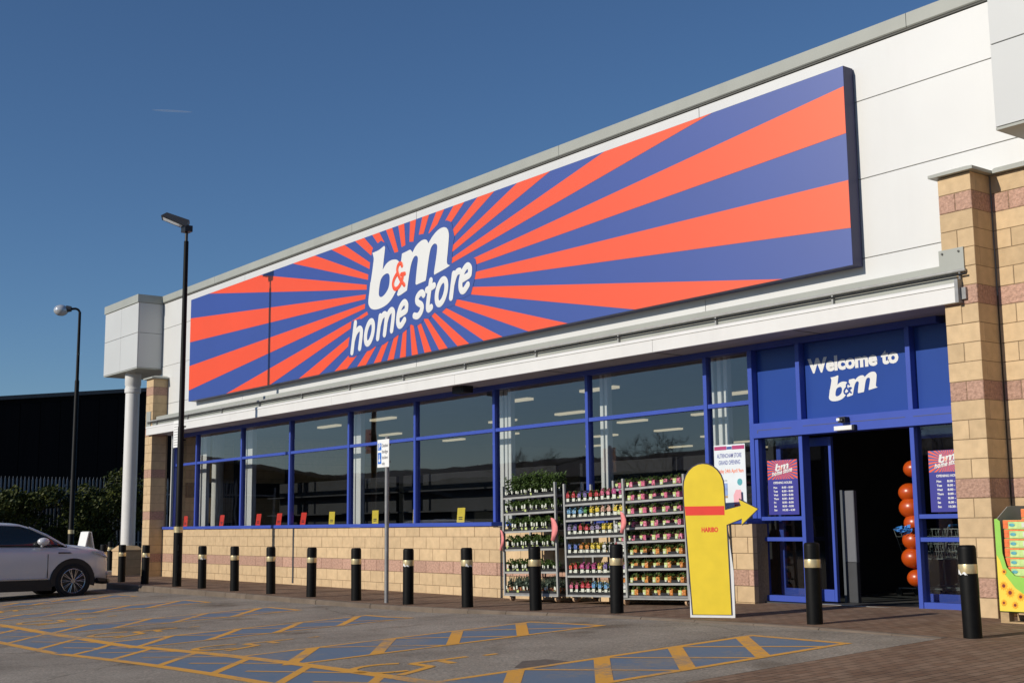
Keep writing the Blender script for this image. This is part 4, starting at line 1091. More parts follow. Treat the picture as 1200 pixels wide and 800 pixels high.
def tray_mesh(w):
    mb = MB(); mb.box(0, w, -.01, .30, 0, .008); mb.box(0, w, -.012, -.006, .0, .042); mb.box(0, w, .30, .306, 0, .042); mb.box(-.003, .0, -.012, .306, 0, .042); mb.box(w, w+.003, -.012, .306, 0, .042)
    return mb.data('plant_tray', ['tray'])
TR = tray_mesh(.62)

def trolley(name, label, x, y, z0, yaw, tilt, w, heights, top):
    """Danish trolley: corner x, y = front left post; tilt follows the sloping paving"""
    dpt = .56
    root = thing('plant_trolley', label, 'plant trolley', (x, y, z0), 'plant trolleys', rotz=yaw)
    root.rotation_euler = (0, -tilt, yaw); OFF[root.name] = (0, 0, 0)
    for px in (0, w):
        for py in (0, dpt):
            mb = MB(); mb.box(px-.018, px+.018, py-.018, py+.018, .09, top); mb.build('post', 'galv', root)
    for i, h in enumerate(heights):
        mb = MB(); mb.box(.02, w-.02, .0, dpt, h-.012, h-.006); mb.box(.02, w-.02, -.012, .0, h-.028, h+.002); mb.box(.02, w-.02, dpt-.01, dpt, h-.02, h+.0)
        mb.build('shelf', 'galv' if i else 'steel', root)
    mb = MB(); mb.box(-.02, w+.02, -.02, dpt+.02, .085, .105); mb.build('deck', 'galv', root)
    for px in (.10, w-.10):
        for py in (.07, dpt-.07):
            mb = MB(); mb.cyl((px-.018,py,.052), (px+.018,py,.052), .052, n=14); wh = mb.build('castor', 'trolleywood', root, smooth=True)
            mb = MB(); mb.box(px-.03, px-.022, py-.02, py+.02, .04, .086); mb.box(px+.022, px+.03, py-.02, py+.02, .04, .086); mb.build('fork', 'steel', wh)
    return root
def on(root, me, lx, ly, lz, name, label, cat, group, rz=0):
    Mx = Matrix.Translation(root.location) @ root.rotation_euler.to_matrix().to_4x4()
    o = bpy.data.objects.new(name, me); COL.objects.link(o)
    o.matrix_world = Mx @ Matrix.Translation((lx, ly, lz)) @ Matrix.Rotation(rz, 4, 'Z')
    return tag(o, label, cat, group)
def trays(root, w, heights, which):
    for i, h in enumerate(heights):
        for k in range(2):
            nm = ORD[len(heights)][i]
            on(root, TR, .035+k*(w-.07)/2, .01, h, 'plant_tray', f"{'left' if k == 0 else 'right'} black tray on the {nm} shelf of the {which} plant trolley", 'plant tray', 'black plant trays')
# left: herbs
H1 = [.13, .47, .83, 1.12, 1.41, 1.67]
t1 = trolley('t1', "left plant trolley holding herb pots with pale tags", -8.61, -.40, -.125, 0.0, .024, 1.36, H1, 1.86)
trays(t1, 1.36, H1, 'left')
for i, h in enumerate(H1):
    nm = ORD[6][i]
    for rowd in range(2):
        for k in range(10):
            me = (HG if i == 0 else HT if i == 5 else HB)[k % 2]
            if rowd and i in (1,): continue
            kind = "grey-green lavender pot" if i == 0 else "tall bushy herb pot" if i == 5 else "dark green herb pot"
            dz = .0
            o = on(t1, me, .09+k*.131+rnd.uniform(-.012,.012)+(.018 if k % 2 else -.008), .07+rowd*.15, h+.009, 'herb_pot', f"{kind}, {NTH[k]} from left in {'back' if rowd else 'front'} row, {nm} shelf, left trolley", 'potted herb', f"herb pots on the {nm} shelf", rnd.uniform(-.25,.25))
            s_ = rnd.uniform(.9, 1.15); o.scale = (s_, s_, s_*(1.12 if i in (2,3,4) else 1))
# middle: coloured packs
H2 = [.115, .40, .70, .985, 1.24, 1.48]
t2 = trolley('t2', "middle plant trolley holding rows of brightly coloured flower packs", -6.95, -.46, -.075, .02, .026, 1.32, H2, 1.80)
trays(t2, 1.32, H2, 'middle')
rows2 = ["pink pink red red lightblue lightblue lightblue red red white", "redorange red magenta magenta magenta yellow purple purple lilac lilac",
         "blue blue orange orange yellow yellow white white red white", "lilac purple red red lilac lilac yellow yellow white white",
         "lightblue lightblue lightblue green yellow yellow peach peach yellow yellow", "red red purple purple red red pink pink magenta magenta"]
NICE = dict(lightblue='light blue', redorange='orange-red')
for i, h in enumerate(H2):
    for k, c in enumerate(rows2[i].split()):
        nm = ORD[6][i]; cn = NICE.get(c, c)
        o = on(t2, PK[c], .075+k*.13+rnd.uniform(-.006,.006), .045, h+.009, 'flower_pack', f"{cn} flower pack, {NTH[k]} from left on the {nm} shelf of the middle trolley", 'flower pack', f"{cn} packs on the {nm} shelf of the middle trolley", rnd.uniform(-.1,.1))
        o2 = on(t2, PK[c], .06+k*.13+rnd.uniform(-.012,.012), .14, h+.009, 'flower_pack', f"{cn} flower pack, {NTH[k]} from left in the back row, {nm} shelf, middle trolley", 'flower pack', f"{cn} packs on the {nm} shelf of the middle trolley", rnd.uniform(-.2,.2)); o2.scale = (1.2, 1.2, 1.2)
        s_ = rnd.uniform(.96, 1.1)*1.15; o.scale = (s_, s_, s_*(1.12 if i == 5 and k > 5 else 1.0))
# right: bedding trays in sleeves
H3 = [.138, .315, .52, .71, .913, 1.11, 1.30, 1.495, 1.685]
t3 = trolley('t3', "right plant trolley with nine shelves of pink and orange bedding packs", -5.86, -.41, -.075, .0, .030, 1.46, H3, 1.815)
trays(t3, 1.46, H3, 'right')
for i, h in enumerate(H3):
    c = 'orange' if i < 4 else 'pink'
    for k in range(6):
        nm = ORD[9][i]
        o = on(t3, SL[c][k % 2], .12+k*.236+rnd.uniform(-.015,.015), .05, h+.009, 'bedding_pack', f"{c} bedding plant pack, {NTH[k]} from left on the {nm} shelf of the right trolley", 'bedding pack', f"{c} packs on the {nm} shelf of the right trolley", rnd.uniform(-.12,.12))
        o2 = on(t3, SL[c][(k+1) % 2], .10+k*.236+rnd.uniform(-.03,.03), .17, h+.009, 'bedding_pack', f"{c} bedding plant pack, {NTH[k]} from left in the back row, {nm} shelf, right trolley", 'bedding pack', f"{c} packs on the {nm} shelf of the right trolley", rnd.uniform(-.2,.2)); o2.scale = (1.15, 1.15, 1.25)
        s_ = rnd.uniform(.98, 1.1)*1.12; o.scale = (s_, s_, s_)
# pink paper notices tied to the trolley posts
for (x, y, z, w, h, lab) in ((-8.66,-.43,.70,.10,.33,"pink paper notice tied to the left post of the left trolley"), (-7.33,-.44,.86,.17,.35,"pink paper notice tied between left and middle trolleys"), (-5.60,-.55,.98,.13,.30,"pink paper notice tied between middle and right trolleys")):
    mb = MB(); n = 6; vs = []
    for k in range(n+1):
        t = k/n
        ww = w*(.55+.45*sin(pi*min(1, t*1.15)))
        vs += [(x, y-.03+.02*sin(t*3), z+h*(1-t)), (x+ww*.5, y-.055+.02*sin(t*4), z+h*(1-t)), (x+ww, y-.03, z+h*(1-t)-.02)]
    mb.add(vs, [(3*k,3*k+3,3*k+4,3*k+1) for k in range(n)]+[(3*k+1,3*k+4,3*k+5,3*k+2) for k in range(n)])
    o = mb.build('paper_notice', 'pinkpaper', off=(x, y, z), smooth=True); tag(o, lab, 'notice', 'pink paper notices')
    md = o.modifiers.new("solid", 'SOLIDIFY'); md.thickness = .003

# ------------------------------------------------------------------ cardboard standee: a plain printed shape stands in for the mascot
def standee():
    A = Vector((-2.93, -1.90, 0)); B = Vector((-2.50, -1.60, 0)); z = pave_z(-2.75, -1.7)+.004
    ux = (B-A).normalized(); nx = Vector((ux.y, -ux.x, 0))            # nx looks at the car park
    p = thing('cardboard_standee', "yellow and white cardboard advertising standee beside the right plant trolley", 'standee', (A.x, A.y, z))
    def panel(name, poly, d0, d1, m):
        mb = MB(); n = len(poly); tri = tessellate_polygon([[Vector((u,v,0)) for u,v in poly]])
        f = lambda u, v, d: A+ux*u+nx*d+Vector((0,0,z+v))
        vs = [f(u,v,d1) for u,v in poly]+[f(u,v,d0) for u,v in poly]
        mb.add(vs, [tuple(t) for t in tri]+[tuple(i+n for i in reversed(t)) for t in tri]+[(i,(i+1)%n,(i+1)%n+n,i+n) for i in range(n)])
        return mb.build(name, m, p)
    panel('backing_card', [(.0,0),(.54,0),(.54,.55),(.49,1.0),(.44,1.5),(-.02,1.5),(.0,.9)], 0, .008, 'card')
    body = [(.02,.03),(.50,.03),(.50,.03)]
    body = [(.02,.03),(.51,.03),(.49,1.10),(.66,1.16),(.665,1.09),(.87,1.29),(.635,1.42),(.645,1.34),(.475,1.29)]
    body += [(.44-.0*k+.03-(.26-.26*cos(pi*k/12)), 1.56+.30*sin(pi*k/12)) for k in range(13)]+[(-.05,1.4)]
    panel('printed_outline', body, .008, .011, 'ink')
    cx, cz = .23, .9
    inner = []
    for i, (u, v) in enumerate(body):
        a, b = Vector(body[i-1]), Vector(body[(i+1) % len(body)]); d = (b-a).normalized(); nrm = Vector((-d.y, d.x)); inner.append((u+nrm.x*.016, v+nrm.y*.016))
    panel('printed_shape', inner, .011, .0125, 'standee')
    panel('red_band', [(-.02,1.22),(.455,1.22),(.455,1.33),(-.03,1.33)], .0125, .0135, 'red')
    mb = MB(); put_text(mb, "HARIBO", A+ux*.17+nx*.0140+Vector((0,0,z+1.02)), ux, (0,0,1), w=.20, h=.055, bold=.04); mb.build('lettering', 'red', p)
    mb = MB(); q = A+ux*.26
    mb.add([q+ux*.0+Vector((0,0,z+1.2)), q-nx*.45+Vector((0,0,z)), q+Vector((0,0,z)), q+ux*.01+Vector((0,0,z+1.2)), q-nx*.45+ux*.01+Vector((0,0,z)), q+ux*.01+Vector((0,0,z))], [(0,1,2),(5,4,3),(0,3,4,1),(1,4,5,2),(2,5,3,0)]); mb.build('strut', 'card', p)
standee()

# ------------------------------------------------------------------ pallet display at the right edge
def display():
    x0, x1, y0, y1, z = .285, 1.45, -.42, .34, pave_z(.5, -.3)
    p = thing('pallet', "pale wooden pallet under the green carton display", 'pallet', (x0, y0, z))
    for i, xx in enumerate((x0, (x0+x1)/2-.05, x1-.1)):
        for yy in (y0, (y0+y1)/2-.05, y1-.1):
            mb = MB(); mb.box(xx, xx+.1, yy, yy+.1, z+.018, z+.095); mb.build('pallet_block', 'wood', p)
    for yy in (y0, (y0+y1)/2-.05, y1-.1):
        mb = MB(); mb.box(x0, x1, yy, yy+.1, z, z+.017); mb.build('bottom_board', 'wood', p)
    for k in range(6):
        a = x0+(x1-x0-.1)*k/5; mb = MB(); mb.box(a, a+.1, y0, y1, z+.0955, z+.113); mb.build('top_board', 'wood', p)
    zt = z+.125
    c = thing('carton_display', "green cut-away carton display with sunflower print beside the brick pier", 'carton display', (x0, y0, zt))
    # left side wing, curved at the top
    prof = [(y0+.005, zt),(y1, zt),(y1, zt+1.13),(y0+.34, zt+1.13),(y0+.26, zt+1.12),(y0+.16, zt+1.06),(y0+.06, zt+1.0),(y0+.005, zt+.97)]
    mb = MB(); mb.prism(prof, 'x', x0, x0+.008); mb.build('side_wing', 'greycard', c)
    mb = MB(); mb.prism([(y, zz) for y, zz in prof], 'x', x1-.008, x1); mb.build('side_wing', 'greycard', c)
    mb = MB(); mb.box(x0+.009, x1-.009, y1-.008, y1, zt, zt+1.13); mb.build('back_panel', 'greycard', c)
    fr = [(x0,zt),(x1,zt),(x1,zt+.32),(x0+.42,zt+.34),(x0+.2,zt+.38),(x0+.11,zt+.47),(x0+.072,zt+.62),(x0+.066,zt+.96),(x0+.03,zt+.99),(x0,zt+.985)]
    mb = MB(); mb.prism(fr, 'y', y0-.006, y0); mb.build('front_panel', 'limepack', c)
    mb = MB(); fill(mb, [(x0+.002,zt+.002),(x0+.62,zt+.002),(x0+.40,zt+.12),(x0+.2,zt+.25),(x0+.08,zt+.40),(x0+.04,zt+.54),(x0+.002,zt+.6)], y0-.0075); fp = mb.build('sunflower_print', 'yellow', c)
    for i, (sx, sz, r_) in enumerate(((.03,.27,.055),(.10,.20,.06),(.045,.42,.035),(.22,.16,.05),(.15,.07,.045),(.33,.07,.05),(.02,.09,.04))):
        mb = MB(); ys = y0-.009-.0004*i
        for k in range(11):
            t = 2*pi*k/11; e = (x0+sx+.035+r_*1.0*cos(t), zt+sz+r_*1.0*sin(t)); m1 = (x0+sx+.035+r_*.62*cos(t+.26), zt+sz+r_*.62*sin(t+.26)); m2 = (x0+sx+.035+r_*.62*cos(t-.26), zt+sz+r_*.62*sin(t-.26))
            mb.add([(x0+sx+.035,ys,zt+sz),(m2[0],ys,m2[1]),(e[0],ys,e[1]),(m1[0],ys,m1[1])], [(0,1,2,3)])
        if x0+sx > x0: mb.build('petals', 'amber', fp)
        mb = MB(); mb.add([(x0+sx+.035+r_*.36*cos(2*pi*k/10), ys-.0007, zt+sz+r_*.36*sin(2*pi*k/10)) for k in range(10)], [tuple(range(10))]); mb.build('flower_eye', 'browneye', fp)
    # product cartons in stepped stacks
    def pack(x, y, zz, lab, w=.60):
        b = thing('product_carton', lab, 'carton', (x, y, zz), 'lime green product cartons')
        mb = MB(); mb.cbox(x, x+w, y, y+.20, zz, zz+.098, .006); mb.build('carton', 'limepale', b)
        mb = MB(); mb.cbox(x+.0, x+.06, y-.0025, y-.0005, zz+.006, zz+.094, .001); mb.build('end_print', 'limeend', b)
        mb = MB(); mb.box(x+.002, x+w-.002, y-.0035, y-.0027, zz+.082, zz+.096); mb.build('top_stripe', 'limeend', b)
        mb = MB(); mb.add([(x+.105+.035*cos(2*pi*k/12), y-.004, zz+.045+.018*sin(2*pi*k/12)) for k in range(12)], [tuple(range(12))]); mb.build('oval_badge', 'badge', b)
        mb = MB(); mb.box(x+.22, x+.40, y-.004, y-.003, zz+.02, zz+.07); mb.build('pale_print', 'tagwhite', b)
    names = ['lowest', 'second from bottom', 'third from bottom', 'fourth from bottom', 'fifth from bottom', 'sixth from bottom', 'seventh from bottom']
    for i in range(7): pack(x0+.085+random.uniform(-.008,.008), y0+.03, zt+.335+.1*i-.06, f"lime green carton, {names[i]} in the front stack of the display")
    for i in range(2): pack(x0+.165, y0+.26, zt+.955+.1*i-.06+.0, f"{'upper' if i else 'lower'} lime green carton of the rear stack at the display's top")
    mb = MB(); mb.box(x0+.0855, x0+.7, y0+.235, y0+.5, zt+.01, zt+.89); mb.build('inner_box', 'greycard', c)
display()

# ------------------------------------------------------------------ in the doorway
def gate_post():
    x0, x1, y = -2.97, -2.78, 1.15
    p = thing('security_post', "tall grey security post just inside the doorway", 'security post', (x0, y, 0.01))
    mb = MB(); mb.cbox(x0, x1, y, y+.07, .012, .55, .006); mb.build('base', 'darkgrey', p)
    mb = MB(); mb.cbox(x0, x1, y+.002, y+.068, .552, 1.52, .008); mb.box(x0-.04, x0-.002, y+.01, y+.06, .012, 1.53); mb.build('panel', 'grey', p)
gate_post()
for i, (dx, z, r, lab) in enumerate(((0.02,.36,.10,'lowest orange balloon of the column inside the doorway'), (-.02,.62,.12,'second lowest orange balloon of the column, in shade'), (.0,.85,.115,'third orange balloon from the bottom of the column'),
        (.03,1.07,.11,'bright orange balloon just above the blue ribbon'), (-.01,1.27,.125,'brightest orange balloon in the middle of the column'), (-.03,1.47,.11,'orange balloon second from the top of the column'), (.05,1.78,.10,'top dim orange balloon of the column'))):
    x, y = -1.96, 1.3
    b = thing('balloon', lab, 'balloon', (x+dx, y, z), 'orange balloons in a column')
    mb = MB(); mb.ball((x+dx, y, z), r*1.34, r*1.25, r*1.14, 16, 10); mb.build('skin', 'balloon', b, smooth=True)
    mb = MB(); mb.cyl((x+dx+.02, y+.06, z-r*.9), (x+dx+.03, y+.09, z-r*1.1), .012, .004, 6); mb.build('knot', 'balloon', b)
mb = MB()
for k in range(7): mb.leaves((-1.92+rnd.uniform(-.2,.08), 1.12, .985+rnd.uniform(-.03,.03)), (.05,.03,.04), 4, .04, 0, rnd=rnd)
tag(mb.build('ribbon', 'bluetie', off=(-1.98, 1.05, .985)), "blue ribbon bow tied round the orange balloon column", 'ribbon', kind='stuff')

def shop_trolley():
    r = thing('shopping_trolley', "steel shopping trolley with blue handle nested in the row inside the doorway", 'shopping trolley', (-2.6, 3.0, .006), 'shopping trolleys inside the doorway')
    x, y, z = -2.6, 3.0, .006
    mb = MB()
    for zz, w, l in ((.98,.26,.45),(.55,.18,.34)):
        mb.tube([(x-l,y-w*.8,zz),(x+l,y-w,zz),(x+l,y+w,zz),(x-l,y+w*.8,zz),(x-l,y-w*.8,zz)], .007, 5)
    for k in range(9):
        t = k/8; xa = -.45+.9*t; xb = -.34+.68*t; wa = .21+.05*t; wb = .15+.03*t
        for s_ in (-1, 1): mb.cyl((x+xa,y+s_*wa,.98), (x+xb,y+s_*wb,.55), .004, n=4)
        mb.cyl((x+xb,y-wb,.55), (x+xb,y+wb,.55), .004, n=4)
    for k in range(1, 4):
        t = k/4; zz = .98-.43*t
        for s_ in (-1, 1): mb.cyl((x-.45+.11*t,y+s_*(.21-.06*t),zz), (x+.45-.11*t,y+s_*(.26-.08*t),zz), .004, n=4)
    mb.build('basket', 'galv', r)
    mb = MB()
    for s_ in (-1, 1): mb.tube([(x+.5,y+s_*.26,1.02),(x+.36,y+s_*.22,.5),(x+.40,y+s_*.24,.12),(x-.42,y+s_*.2,.12)], .012, 6)
    mb.build('frame', 'steel', r)
    mb = MB(); mb.cyl((x+.52,y-.27,1.03), (x+.52,y+.27,1.03), .018, n=8); mb.build('handle', 'bluetie', r)
    for dx in (-.4, .42):
        for s_ in (-1, 1):
            mb = MB(); mb.cyl((x+dx,y+s_*.22-.015,.062), (x+dx,y+s_*.22+.015,.062), .056, n=12); mb.build('wheel', 'tyre', r)
    return r
tro = shop_trolley()
labs = ["leading steel trolley of the near row inside the doorway", "second steel trolley of the near row inside the doorway", "third steel trolley of the near row inside the doorway", "leading steel trolley of the far row inside the doorway", "second steel trolley of the far row inside the doorway", "third steel trolley of the far row inside the doorway"]
for i in range(6):
    t = tro if i == 0 else copy_tree(tro)
    t['label'] = labs[i]; t.location = (-3.1+.32*(i % 3), 3.3+1.0*(i//3), .006); t.rotation_euler.z = random.uniform(-.04, .04)

# dim aisles seen through the doors
ar = random.Random(3)
for i, (x, y, w, lab) in enumerate(((-6.2, 9.2, 2.6, "dim stocked shelf unit deep inside the shop, left one behind the doors"), (-3.4, 10.4, 2.4, "dim stocked shelf unit deep inside the shop, middle one behind the doors"), (-.9, 8.4, 2.2, "dim stocked shelf unit deep inside the shop, right one behind the doors"))):
    s = thing('display_shelf', lab, 'shelf unit', (x, y, .006))
    mb = MB(); mb.box(x, x+w, y+.3, y+.34, .006, 2.1); mb.build('back_board', 'darkgrey', s)
    for k in range(5):
        z = .15+.42*k
        mb = MB(); mb.box(x, x+w, y, y+.3, z, z+.025); mb.build('shelf', 'greycard', s)
        st = {c: MB() for c in ('red', 'skyprint', 'tagwhite', 'yellow', 'purple', 'limepack')}
        u = x+.03
        while u < x+w-.2:
            q = ar.uniform(.12, .3); c = ar.choice(list(st)); st[c].box(u, u+q-.015, y+.03, y+.26, z+.026, z+.026+ar.uniform(.14, .34)); u += q
        for c, m_ in st.items():
            if m_.v: tag(m_.build('stock', c, s), kind='stuff')

# ------------------------------------------------------------------ sandwich board beyond the column
def a_board():
    x, y, z = -26.0, -1.33, pave_z(-26, -1.3)
    p = thing('sandwich_board', "plain white sandwich board on the pavement beyond the car bonnet", 'sandwich board', (x, y, z))
    for s_ in (-1, 1):
        mb = MB()
        def q(u, v, d=0): return (x+u, y+s_*(.24*(1-v/1.2)+.015+d), z+v)
        for (a, b, c, d) in ((-.30,.30,0,1.2),):
            mb.add([q(-.3,0),q(.3,0),q(.3,1.2),q(-.3,1.2),q(-.3,0,.03),q(.3,0,.03),q(.3,1.2,.03),q(-.3,1.2,.03)], [(0,1,2,3),(7,6,5,4),(0,4,5,1),(1,5,6,2),(2,6,7,3),(3,7,4,0)])
        mb.build('panel', 'card', p)
    mb = MB(); mb.box(x-.28, x+.28, y-.014, y+.014, z+1.19, z+1.215); mb.build('hinge', 'galv', p)
a_board()

# ------------------------------------------------------------------ the parked car (nose to the kerb)
def car():
    XC, YN = -21.1, -2.74                      # centre line, nose
    zg = car_park_z(-20, -4.2)-.015
    p = thing('parked_car', "silver white compact SUV parked nose in at the kerb", 'car', (XC, YN-2.1, zg))
    def W(s, x, z): return (XC+x, YN-s, zg+z)
    def loft(name, st, m, parent=p, smooth=True):
        mb = MB(); vs = []; n = None
        for s, ring in st:
            full = [(x, z) for x, z in ring]+[(-x, z) for x, z in reversed(ring[1:-1])]
            n = len(full); vs += [W(s, x, z) for x, z in full]
        fs = []
        for i in range(len(st)-1):
            for j in range(n): fs.append((i*n+j, i*n+(j+1) % n, (i+1)*n+(j+1) % n, (i+1)*n+j))
        fs.append(tuple(range(n))); fs.append(tuple(reversed(range((len(st)-1)*n, len(st)*n))))
        mb.add(vs, fs); return mb.build(name, m, parent, smooth=smooth)
    st = []
    for s, hw, zb, zs, zt, cr in ((0.0,.60,.36,.56,.80,.0),(.04,.74,.31,.56,.90,.01),(.14,.86,.29,.58,.985,.03),(.35,.925,.29,.62,1.045,.05),(.6,.945,.29,.64,1.07,.06),(.86,.955,.29,.66,1.09,.07),(1.1,.955,.29,.66,1.11,.06),(1.4,.95,.28,.64,1.12,.03),
                                 (2.0,.945,.28,.62,1.13,.0),(3.0,.945,.28,.64,1.15,.0),(3.5,.955,.29,.66,1.16,.0),(3.95,.94,.30,.66,1.16,.0),(4.2,.88,.33,.6,1.10,.0),(4.32,.80,.38,.6,1.0,.0)):
        st.append((s, [(0,zb),(hw*.86,zb),(hw*.965,zb+.09),(hw*.985,zs-.1),(hw,zs),(hw*.992,zt-.16),(hw*.965,zt-.05),(hw*.90,zt),(hw*.5,zt+cr*.8),(0,zt+cr)]))
    body = loft('body', st, 'carpaint')
    gs = []
    for s, hb, zb, hr, zr in ((1.0,.86,1.10,.84,1.12),(1.4,.885,1.115,.785,1.345),(1.75,.885,1.125,.73,1.52),(2.0,.885,1.13,.70,1.585),(2.6,.885,1.145,.69,1.61),(3.2,.885,1.155,.685,1.59),(3.8,.87,1.16,.66,1.53),(4.02,.85,1.16,.64,1.47),(4.22,.80,1.07,.70,1.2)):
        gs.append((s, [(0,zb-.02),(hb,zb-.02),(hb*.985+hr*.015,zb+.04),(hr+.04,zr-.045),(hr-.02,zr-.005),(0,zr+.03)]))
    glass = loft('glasshouse', gs, 'glassdark')
    rf = []
    for s, hr, zr in ((1.82,.735,1.535),(2.0,.712,1.588),(2.6,.70,1.613),(3.2,.695,1.593),(3.8,.67,1.533),(4.1,.65,1.46)):
        rf.append((s, [(0,zr-.03),(hr+.012,zr-.028),(hr+.005,zr-.004),(hr-.03,zr+.012),(0,zr+.047)]))
    loft('roof', rf, 'carpaint')
    for s_ in (-1, 1):
        # windscreen pillar and window line trim
        mb = MB(); mb.tube([W(1.02,s_*.855,1.115), W(1.4,s_*.80,1.345), W(1.8,s_*.742,1.53)], .026, 6); mb.build('pillar', 'carpaint', p, smooth=True)
        mb = MB(); mb.tube([W(2.75,s_*.888,1.155), W(2.72,s_*.715,1.575)], .03, 6); mb.build('pillar', 'blackplastic', p, smooth=True)
        mb = MB(); mb.tube([W(1.2,s_*.905,1.122), W(2.0,s_*.897,1.14), W(3.0,s_*.897,1.158), W(3.9,s_*.88,1.17)], .012, 6); mb.build('window_trim', 'blackplastic', p)
        # lower cladding, sill, door shut lines, handle
        mb = MB(); mb.box(XC+s_*.86, XC+s_*.957, YN-3.10, YN-1.32, zg+.17, zg+.405); mb.build('sill_cladding', 'blackplastic', p)
        mb = MB(); mb.box(XC+s_*.90, XC+s_*.962, YN-3.05, YN-1.42, zg+.405, zg+.43); mb.build('sill_trim', 'alloy', p)
        for s0, z0, z1 in ((1.42,.44,1.05),(2.78,.44,1.09)):
            mb = MB(); mb.box(XC+s_*.935, XC+s_*.9535, YN-s0-.006, YN-s0+.006, zg+z0, zg+z1-.10); mb.build('door_gap', 'blackplastic', p)
        mb = MB(); mb.box(XC+s_*.945, XC+s_*.975, YN-2.65, YN-2.45, zg+.90, zg+.93); mb.build('door_handle', 'carpaint', p)
        mb = MB(); mb.ball(W(1.56, s_*1.03, 1.225), .10, .13, .085, 14, 8); mb.cyl(W(1.55, s_*.90, 1.12), W(1.56, s_*1.0, 1.17), .03, n=8); mb.build('door_mirror', 'carpaint', p, smooth=True)
        mb = MB(); mb.prism([(YN-1.20,zg+.99),(YN-.95,zg+.985),(YN-.90,zg+.965),(YN-1.2,zg+.96)], 'x', XC+s_*.948 if s_ > 0 else XC-.962, XC+s_*.962 if s_ > 0 else XC-.948); mb.build('side_vent', 'blackplastic', p)
        # wheels
        for sw in (.87, 3.53):
            w = MB(); cx = XC+s_*.83
            rings = []
            ro, ri = .362, .265
            n = 28; mbv = []; fs = []
            pro = [(ri,-.10),(ro-.03,-.11),(ro,-.075),(ro,.075),(ro-.03,.11),(ri,.10)]
            for r_, d in pro:
                for i in range(n): t = 2*pi*i/n; mbv.append(W(sw+r_*cos(t), s_*(.88+d), .362+r_*sin(t)))
            for k in range(len(pro)-1):
                for i in range(n): j = (i+1) % n; fs.append((k*n+i,k*n+j,(k+1)*n+j,(k+1)*n+i))
            w.add(mbv, fs); ty = w.build('wheel', 'tyre', p, smooth=True)
            d_ = MB(); pts = [W(sw+.262*cos(2*pi*i/n), s_*.964, .362+.262*sin(2*pi*i/n)) for i in range(n)]; d_.add(pts, [tuple(range(n))]); d_.build('brake_disc', 'blackplastic', ty)
            rm = MB()
            for k in range(10):
                t = 2*pi*k/10
                for dt in (-.09, .09):
                    a = W(sw+.05*cos(t), s_*.99, .362+.05*sin(t)); b = W(sw+.255*cos(t+dt), s_*.985, .362+.255*sin(t+dt)); rm.cyl(a, b, .012, .011, 5)
            pts = [W(sw+.262*cos(2*pi*i/n), s_*.985, .362+.262*sin(2*pi*i/n)) for i in range(n+1)]
            rm.tube(pts, .013, 5); rm.cyl(W(sw,s_*.96,.362), W(sw,s_*.995,.362), .06, .05, 12); rm.build('alloy_rim', 'alloy', ty, smooth=True)
            ar = MB(); k = 20; vs = []
            for i in range(k+1):
                t = radians(-14+208*i/k)
                for r_, d in ((.385,.945),(.385,.966),(.475,.966),(.495,.945)): vs.append(W(sw+r_*cos(t), s_*d, .362+r_*sin(t)))
            ar.add(vs, [(4*i+j, 4*i+(j+1) % 4, 4*i+4+(j+1) % 4, 4*i+4+j) for i in range(k) for j in range(4)]); ar.build('wheel_arch', 'blackplastic', p, smooth=True)
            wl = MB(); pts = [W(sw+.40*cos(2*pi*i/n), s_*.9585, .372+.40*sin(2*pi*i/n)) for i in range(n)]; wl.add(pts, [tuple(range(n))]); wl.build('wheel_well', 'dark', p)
        # lamps
        hl = MB(); hl.add([W(.10,s_*.80,.80),W(.03,s_*.66,.80),W(.08,s_*.64,.865),W(.24,s_*.86,.905),W(.42,s_*.925,.93),W(.34,s_*.925,.885)], [(0,1,2,3),(0,3,4,5)])
        hv = MB(); c0 = [(.09,.845,.86),(.03,.70,.85),(.06,.68,.92),(.20,.87,.96),(.44,.945,1.0),(.36,.95,.95)]
        o_ = [W(a-.012, s_*(b+.012), c) for a, b, c in c0]; i_ = [W(a+.03, s_*(b-.03), c) for a, b, c in c0]
        hv.add(o_+i_, [(0,1,2,3),(0,3,4,5)]+[(i,(i+1) % 6,6+(i+1) % 6,6+i) for i in range(6)]); hv.build('headlight', 'lens', p)
        fg = MB(); fg.cyl(W(.06,s_*.74,.50), W(.03,s_*.74,.50), .045, n=12); fg.build('fog_lamp', 'lens', p)
        tl = MB(); tl.box(XC+s_*.72-.08, XC+s_*.72+.08, YN-4.30, YN-4.24, zg+.9, zg+1.0); tl.build('tail_light', 'tail', p)
    mb = MB(); mb.box(XC-.55, XC+.55, YN-.02, YN+.012, zg+.70, zg+.80); mb.build('grille', 'blackplastic', p)
    mb = MB(); mb.box(XC-.62, XC+.62, YN-.10, YN+.01, zg+.26, zg+.44); mb.build('lower_bumper', 'blackplastic', p)
    mb = MB(); mb.tube([W(.30,-.955,.36), W(.12,-.90,.34), W(.0,-.7,.33)], .06, 6); mb.tube([W(.34,.95,.36), W(.12,.88,.34), W(.0,.68,.33)], .06, 6); mb.build('bumper_corner', 'blackplastic', p, smooth=True)
    for s_ in (-1, 1):
        mb = MB(); mb.tube([W(.96,s_*.18,1.17), W(1.04,s_*.55,1.185)], .01, 5); mb.build('wiper', 'blackplastic', p)
car()

